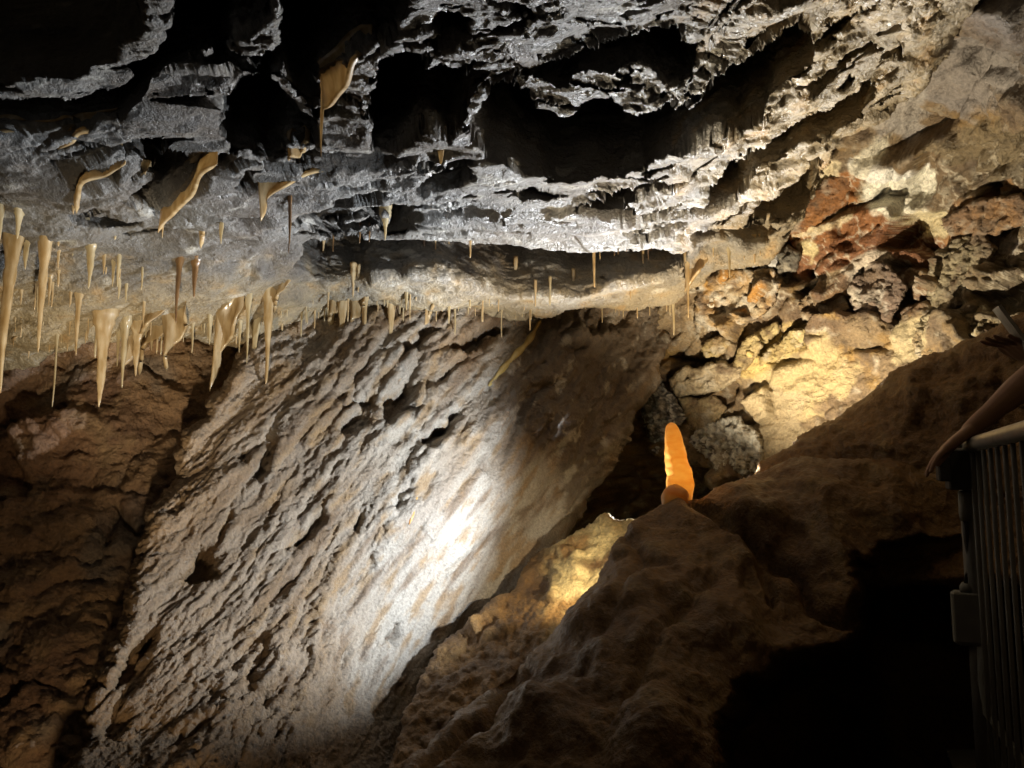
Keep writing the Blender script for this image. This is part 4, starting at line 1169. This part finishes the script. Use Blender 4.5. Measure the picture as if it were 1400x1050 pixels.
# ================================================================== HAND RAIL, BOXES, WALKWAY
def plain(name, col, rough=0.5, metal=0.0, scale=25, var=0.25):
    m, nt, b = new_mat(name)
    N = nt.nodes; L = nt.links
    tc = N.new('ShaderNodeTexCoord'); n = N.new('ShaderNodeTexNoise'); n.inputs['Scale'].default_value = scale; n.inputs['Detail'].default_value = 5
    L.new(tc.outputs['Object'], n.inputs['Vector'])
    mr = N.new('ShaderNodeMapRange'); mr.inputs['To Min'].default_value = 1 - var; mr.inputs['To Max'].default_value = 1 + var
    L.new(n.outputs['Fac'], mr.inputs['Value'])
    mx = N.new('ShaderNodeMix'); mx.data_type = 'RGBA'; mx.blend_type = 'MULTIPLY'; mx.inputs['Factor'].default_value = 1
    mx.inputs['A'].default_value = (*col, 1); L.new(mr.outputs[0], mx.inputs['B']); L.new(mx.outputs['Result'], b.inputs['Base Color'])
    b.inputs['Roughness'].default_value = rough; b.inputs['Metallic'].default_value = metal
    bp = N.new('ShaderNodeBump'); bp.inputs['Strength'].default_value = 0.15; bp.inputs['Distance'].default_value = 0.002
    L.new(n.outputs['Fac'], bp.inputs['Height']); L.new(bp.outputs[0], b.inputs['Normal'])
    return m


M_STEEL = plain('brushed_rail_steel', (0.50, 0.46, 0.40), 0.38, 0.6)
M_PAINT = plain('grey_painted_steel', (0.22, 0.20, 0.17), 0.55)
M_BOXD = plain('dark_box_plastic', (0.07, 0.065, 0.06), 0.5)
M_BOXG = plain('grey_box_plastic', (0.34, 0.32, 0.27), 0.55)
M_WHITE = plain('white_plastic', (0.75, 0.72, 0.65), 0.4)
M_DECK = plain('walkway_concrete', (0.2, 0.18, 0.15), 0.9, 0, 9)


def tube(path, rad, n=12, caps=True):
    path = np.array(path, float); m = len(path)
    rad = np.broadcast_to(np.array(rad, float), (m,))
    V, Fc = [], []
    ref = np.array([0.31, 0.17, 0.93])
    for i in range(m):
        tg = path[min(i + 1, m - 1)] - path[max(i - 1, 0)]; tg /= np.linalg.norm(tg) + 1e-12
        r_ = ref if abs(tg @ ref) < 0.95 * np.linalg.norm(ref) else np.array([1.0, 0, 0])
        u = np.cross(tg, r_); u /= np.linalg.norm(u); v = np.cross(tg, u)
        for j in range(n):
            th = 2 * math.pi * j / n
            V.append(path[i] + rad[i] * (u * math.cos(th) + v * math.sin(th)))
    for i in range(m - 1):
        for j in range(n):
            Fc.append((i * n + j, i * n + (j + 1) % n, (i + 1) * n + (j + 1) % n, (i + 1) * n + j))
    if caps:
        Fc.append(tuple(range(n))[::-1]); Fc.append(tuple((m - 1) * n + j for j in range(n)))
    return V, Fc


def box_mesh(c, sx, sy, sz, rz=0.0, bev=0.004):
    """bevelled box about centre c"""
    V, Fc = [], []
    ca, sa = math.cos(rz), math.sin(rz)
    hx, hy, hz = sx / 2, sy / 2, sz / 2
    ring = [(-hx + bev, -hy), (hx - bev, -hy), (hx, -hy + bev), (hx, hy - bev), (hx - bev, hy), (-hx + bev, hy), (-hx, hy - bev), (-hx, -hy + bev)]
    inn = [(x * (1 - bev / hx), y * (1 - bev / hy)) for x, y in ring]
    for pr_, z in ((inn, -hz), (ring, -hz + bev), (ring, hz - bev), (inn, hz)):
        for x, y in pr_: V.append((c[0] + x * ca - y * sa, c[1] + x * sa + y * ca, c[2] + z))
    for i in range(3):
        for j in range(8): Fc.append((i * 8 + j, i * 8 + (j + 1) % 8, (i + 1) * 8 + (j + 1) % 8, (i + 1) * 8 + j))
    Fc.append(tuple(range(8))[::-1]); Fc.append(tuple(24 + j for j in range(8)))
    return V, Fc


def part(name, VF, mat, parent, smooth=False):
    V = np.array(VF[0], float) - (np.array(parent.location) if parent else 0)
    return mesh_object(name, V, VF[1], mat, parent, smooth)


RA = pt(1318, 611, 2.26); RB = pt(1400, 589, 1.66)
rd = (RB - RA) / np.linalg.norm(RB - RA)
rail_ang = math.atan2(rd[1], rd[0])
post_xy = RA + rd * 0.02
rail = thing('hand_rail', (post_xy[0], post_xy[1], 0.0), 'steel hand rail with thin upright bars beside the dark hollow', 'railing')
RE = RA + rd * 2.0
part('top_rail', tube([RA - rd * 0.03, RA - rd * 0.026, RA, RA + rd * 0.6, RA + rd * 1.2, RE], [0.012, 0.021, 0.022, 0.022, 0.022, 0.022], 16), M_STEEL, rail, True)
part('post', tube([(post_xy[0], post_xy[1], 0.0), (post_xy[0], post_xy[1], RA[2] - 0.03)], 0.024, 16), M_PAINT, rail, True)
pe = RA + rd * 1.95
part('post', tube([(pe[0], pe[1], 0.0), (pe[0], pe[1], pe[2] - 0.01)], 0.024, 16), M_PAINT, rail, True)
bot = RA.copy()
part('bottom_rail', tube([(post_xy[0], post_xy[1], 0.09), (pe[0], pe[1], 0.09)], 0.012, 10), M_PAINT, rail, True)
for k in range(24):
    q = RA + rd * (0.10 + 0.075 * k)
    part('bar', tube([(q[0], q[1], 0.085), (q[0], q[1], q[2] - 0.012)], 0.006, 8), M_PAINT, rail, True)

tb_ = 2.2
cb = thing('control_box', pt(1317, 670, tb_), 'dark square control box fixed at the end of the hand rail, under a hand', 'box')
part('housing', box_mesh(pt(1317, 642, tb_), 0.088, 0.07, 0.118, rail_ang + 1.57), M_BOXD, cb)
part('side_box', box_mesh(pt(1290, 641, tb_), 0.034, 0.05, 0.072, rail_ang + 1.57), M_BOXD, cb)
part('white_switch', box_mesh(pt(1277, 633, tb_), 0.022, 0.03, 0.016, rail_ang + 1.57), M_WHITE, cb)
part('knob', tube([pt(1311, 612, tb_), pt(1311, 606, tb_), pt(1311, 603, tb_)], [0.013, 0.012, 0.005], 12), M_WHITE, cb, True)
part('cable_gland', tube([pt(1318, 672, tb_), pt(1319, 700, tb_), pt(1319, 712, tb_)], [0.016, 0.016, 0.012], 12), M_BOXG, cb, True)

jb = thing('junction_box', pt(1324, 882, 2.2), 'grey junction box strapped low on the rail post', 'box')
part('housing', box_mesh(pt(1324, 845, 2.2), 0.082, 0.05, 0.155, rail_ang + 1.57, 0.008), M_BOXG, jb)
part('lid', box_mesh(pt(1322, 845, 2.165), 0.07, 0.012, 0.142, rail_ang + 1.57, 0.004), M_BOXG, jb)
part('cable_gland', tube([pt(1321, 810, 2.2), pt(1321, 802, 2.2), pt(1321, 797, 2.2)], [0.018, 0.018, 0.012], 12), M_BOXG, jb, True)
cable = mesh_object('power_cable', np.array(tube([pt(1319, 708, 2.2), pt(1322, 740, 2.205), pt(1326, 770, 2.2), pt(1321, 800, 2.2)], 0.008, 10)[0]), tube([pt(1319, 708, 2.2), pt(1322, 740, 2.205), pt(1326, 770, 2.2), pt(1321, 800, 2.2)], 0.008, 10)[1], M_BOXD)
tag(cable, 'dark cable running between the two boxes on the rail post', 'cable')
hose = tube([pt(1342, 885, 2.15), pt(1343, 930, 2.14), pt(1350, 975, 2.1), pt(1375, 1010, 2.05), (1.45, 2.05, 0.16), (1.5, 2.0, 0.02)], 0.012, 10)
hz = mesh_object('conduit', np.array(hose[0]), hose[1], M_BOXG); tag(hz, 'grey flexible conduit hanging below the junction box', 'conduit')

dv = [(0.66, 0.25), (RA[0] + 0.0, RA[1] + 0.05), (RA[0] + 0.3, 3.0), (3.2, 3.0), (3.2, -2.0), (-1.6, -2.0), (-1.6, 0.25)]
V = [(x, y, 0.0) for x, y in dv] + [(x, y, -0.16) for x, y in dv]
n = len(dv)
deck = mesh_object('walkway', np.array(V), [tuple(range(n))[::-1], tuple(range(n, 2 * n))] + [(i, (i + 1) % n, n + (i + 1) % n, n + i) for i in range(n)], M_DECK, None, False)
tag(deck, kind='structure')

# ================================================================== PERSON leaning over the rail
M_SKIN = plain('skin', (0.50, 0.27, 0.16), 0.5, 0, 40, 0.12)
M_SHIRT = plain('dark_shirt_cloth', (0.03, 0.03, 0.035), 0.9, 0, 60)
M_HEM = plain('pale_hem_cloth', (0.55, 0.50, 0.43), 0.85, 0, 60)
M_JEANS = plain('dark_trousers_cloth', (0.04, 0.05, 0.08), 0.9, 0, 60)
M_HAIR = plain('dark_hair', (0.03, 0.02, 0.015), 0.6, 0, 90)
M_SHOE = plain('shoe_rubber', (0.06, 0.06, 0.06), 0.7)


def smooth_path(p, r, n=8):
    p = np.array(p, float); r = np.array(r, float)
    P, Rr = [], []
    for i in range(len(p) - 1):
        a = p[max(i - 1, 0)]; b = p[i]; c = p[i + 1]; d = p[min(i + 2, len(p) - 1)]
        for k in range(n):
            u = k / n
            P.append(0.5 * ((2 * b) + (-a + c) * u + (2 * a - 5 * b + 4 * c - d) * u * u + (-a + 3 * b - 3 * c + d) * u ** 3))
            Rr.append(r[i] + (r[i + 1] - r[i]) * (3 * u * u - 2 * u ** 3))
    P.append(p[-1]); Rr.append(r[-1])
    # round both ends
    d0 = (P[0] - P[1]); d0 /= np.linalg.norm(d0) + 1e-9; d1 = (P[-1] - P[-2]); d1 /= np.linalg.norm(d1) + 1e-9
    P = [P[0] + d0 * Rr[0] * 0.9] + [P[0] + d0 * Rr[0] * 0.55] + P + [P[-1] + d1 * Rr[-1] * 0.55] + [P[-1] + d1 * Rr[-1] * 0.9]
    Rr = [Rr[0] * 0.35, Rr[0] * 0.82] + Rr + [Rr[-1] * 0.82, Rr[-1] * 0.35]
    return P, Rr


def limb(p, r, n=8): return tube(*smooth_path(p, r, n), 14)


def fuse(name, pieces, mat, parent, voxel, smooth_it=4, sq=None):
    V, Fc = [], []
    for v, f in pieces:
        o = len(V); V += list(v); Fc += [tuple(i + o for i in q) for q in f]
    ob = mesh_object(name, np.array(V) - np.array(parent.location), Fc, mat)
    md = ob.modifiers.new('fuse', 'REMESH'); md.mode = 'VOXEL'; md.voxel_size = voxel; md.use_smooth_shade = True
    sm = ob.modifiers.new('soft', 'SMOOTH'); sm.iterations = smooth_it; sm.factor = 0.5
    me = bpy.data.meshes.new_from_object(ob.evaluated_get(bpy.context.evaluated_depsgraph_get()))
    me.name = name
    ob.modifiers.clear(); old = ob.data; ob.data = me; bpy.data.meshes.remove(old)
    if not me.materials: me.materials.append(mat)
    ob.parent = parent
    return ob


person = thing('person', (1.98, 2.1, 0.0), 'person in dark short sleeves leaning over the rail, one hand on the control box', 'person')
nsh, nel, nwr = pt(1575, 400, 1.95), pt(1445, 488, 2.02), pt(1326, 588, 2.12)
fsh, fel, fwr = pt(1545, 392, 2.3), pt(1480, 520, 2.25), pt(1412, 490, 2.2)
chest = (nsh + fsh) / 2 + np.array([0.05, 0.0, -0.12])
neck = (nsh + fsh) / 2 + np.array([0.0, 0.0, 0.07])
head = neck + np.array([-0.07, -0.01, 0.15])
pel = np.array([1.97, 2.1, 0.97])


def hand(wr, kn, tips, thumb):
    """palm from wrist to knuckles, four fingers with bends, thumb from the side of the palm"""
    out = []
    d = kn - wr; d /= np.linalg.norm(d)
    side = np.cross(d, np.array([0, 0, 1.0])); side /= np.linalg.norm(side)
    for s_ in (-0.024, -0.008, 0.008, 0.024):
        out.append(limb([wr + side * s_ * 0.6, (wr + kn) / 2 + side * s_ * 0.95, kn + side * s_], [0.017, 0.0155, 0.0115], 5))
    for s_, (a, b, c) in zip((-0.033, -0.011, 0.011, 0.032), tips):
        base = kn + side * s_ * 0.8; fan = side * s_ * 0.35
        out.append(limb([base - d * 0.015, base, base + a + fan, base + a + b + fan * 1.6, base + a + b + c + fan * 1.8], [0.0095, 0.009, 0.008, 0.0072, 0.006], 5))
    out.append(limb([wr + d * 0.022 + side * 0.022, wr + d * 0.03 + side * 0.04 + thumb[0], wr + d * 0.04 + side * 0.045 + thumb[1], wr + d * 0.05 + side * 0.04 + thumb[2]], [0.014, 0.0125, 0.0105, 0.008], 5))
    return out


nk = pt(1292, 614, 2.14)
dn = nk - nwr; dn /= np.linalg.norm(dn)
dz = np.array([0, 0, -1.0])
ftips = [((dn * 0.030 + dz * 0.004) * L_, (dn * 0.020 + dz * 0.012) * L_, (dn * 0.012 + dz * 0.014) * L_) for L_ in (0.92, 1.08, 1.0, 0.8)]
fk = pt(1388, 472, 2.18)
df = fk - fwr; df /= np.linalg.norm(df)
fx = np.array([-1.0, -0.1, 0])
ftip2 = [((df * 0.020 + fx * 0.02) * L_, (df * 0.012 + fx * 0.018) * L_, (df * 0.014 + fx * 0.004) * L_) for L_ in (0.92, 1.08, 1.0, 0.8)]
arms = [limb([nsh, (nsh + nel) / 2, nel, nel * 0.62 + nwr * 0.38, nwr * 0.8 + nel * 0.2, nwr], [0.052, 0.044, 0.038, 0.039, 0.027, 0.023]),
        limb([fsh, (fsh + fel) / 2, fel, fel * 0.62 + fwr * 0.38, fwr * 0.8 + fel * 0.2, fwr], [0.058, 0.05, 0.043, 0.044, 0.031, 0.027])]
torso = limb([pel, (pel + chest) / 2, chest, neck], [0.15, 0.135, 0.15, 0.06])
yoke = limb([nsh, (nsh + fsh) / 2 + np.array([0.02, 0, 0.02]), fsh], [0.06, 0.08, 0.06])
hips = [pel + np.array([0, -0.09, -0.02]), pel + np.array([0, 0.09, -0.02])]
feet = [np.array([1.98, 1.99, 0.07]), np.array([1.98, 2.22, 0.07])]
legs = [limb([h_, (h_ + f_) / 2 + np.array([-0.02, 0, 0.02]), f_], [0.095, 0.065, 0.045]) for h_, f_ in zip(hips, feet)]
headp = [limb([neck - np.array([0, 0, 0.05]), neck + (head - neck) * 0.5, head], [0.055, 0.055, 0.06]),
         limb([head + np.array([-0.035, 0, -0.07]), head + np.array([0.0, 0, 0.0]), head + np.array([0.015, 0, 0.06])], [0.055, 0.085, 0.08]),
         limb([head + np.array([-0.085, 0, 0.01]), head + np.array([-0.108, 0, -0.025])], [0.012, 0.014], 4),
         limb([head + np.array([-0.075, -0.02, -0.06]), head + np.array([-0.075, 0.02, -0.06])], [0.012, 0.012], 4)]
for s_ in (-1, 1): headp.append(limb([head + np.array([0.015, 0.08 * s_, 0.02]), head + np.array([0.015, 0.085 * s_, -0.02])], [0.016, 0.012], 4))
body = fuse('body', arms + [torso, yoke] + legs + headp + hand(nwr, nk, ftips, (dn * 0.02 + dz * 0.01, dn * 0.04 + dz * 0.02, dn * 0.055 + dz * 0.03))
            + hand(fwr, fk, ftip2, (df * 0.01, df * 0.03, df * 0.045)), M_SKIN, person, 0.0042, 2)
fs2 = fsh + (fel - fsh) * 0.6; ns2 = nsh + (nel - nsh) * 0.55
fuse('shirt', [limb([pel + np.array([0, 0, 0.0]), (pel + chest) / 2, chest, neck - np.array([0, 0, 0.04])], [0.165, 0.15, 0.165, 0.085]), limb([nsh, (nsh + fsh) / 2 + np.array([0.02, 0, 0.02]), fsh], [0.075, 0.092, 0.075]),
               limb([nsh, ns2], [0.075, 0.068]), limb([fsh, fs2 + (fsh - fs2) * 0.2], [0.075, 0.066])], M_SHIRT, person, 0.012, 3)
for sh_, e_ in ((fsh, fs2), (nsh, ns2)):
    ax_ = (e_ - sh_) / np.linalg.norm(e_ - sh_)
    part('sleeve_hem', tube([e_ - ax_ * 0.03, e_ - ax_ * 0.028, e_ - ax_ * 0.004, e_], [0.060, 0.070, 0.070, 0.060], 24), M_HEM, person, True)
fuse('trousers', [limb([h_, (h_ + f_) / 2 + np.array([-0.02, 0, 0.02]), f_ + np.array([0, 0, 0.04])], [0.115, 0.085, 0.07]) for h_, f_ in zip(hips, feet)] + [limb([pel + np.array([0, -0.06, 0.03]), pel + np.array([0, 0.06, 0.03])], [0.155, 0.155])], M_JEANS, person, 0.012, 3)
for f_ in feet:
    fuse('shoe', [limb([f_ + np.array([0.06, 0, -0.02]), f_ + np.array([-0.06, 0, -0.03]), f_ + np.array([-0.15, 0, -0.035])], [0.045, 0.042, 0.032])], M_SHOE, person, 0.01, 2)
fuse('hair', [limb([head + np.array([0.05, 0, -0.03]), head + np.array([0.035, 0, 0.03]), head + np.array([-0.005, 0, 0.075])], [0.075, 0.085, 0.075])], M_HAIR, person, 0.01, 2)

pc = pt(1384, 449, 2.16)
ax1 = pt(1400, 474, 2.15) - pt(1366, 428, 2.18); ax1 /= np.linalg.norm(ax1)
ax2 = np.cross(ax1, CAM - pc); ax2 /= np.linalg.norm(ax2); ax2 = ax2 * 0.25 + (CAM - pc) / np.linalg.norm(CAM - pc) * -0.97
ax2 -= ax1 * (ax2 @ ax1); ax2 /= np.linalg.norm(ax2); ax3 = np.cross(ax1, ax2)
phone = thing('smartphone', pc, 'pale edged phone held up in front of the dark wall by the leaning person', 'phone')
def slab_box(c, a, b, h): return [c + ax1 * i * a + ax2 * j * b + ax3 * k * h for k in (-1, 1) for i, j in ((-1, -1), (1, -1), (1, 1), (-1, 1))], [(3, 2, 1, 0), (4, 5, 6, 7), (0, 1, 5, 4), (1, 2, 6, 5), (2, 3, 7, 6), (3, 0, 4, 7)]
part('case', slab_box(pc, 0.074, 0.037, 0.0045), M_HEM, phone)
part('screen', slab_box(pc + ax3 * 0.0052, 0.070, 0.034, 0.0006), M_BOXD, phone)
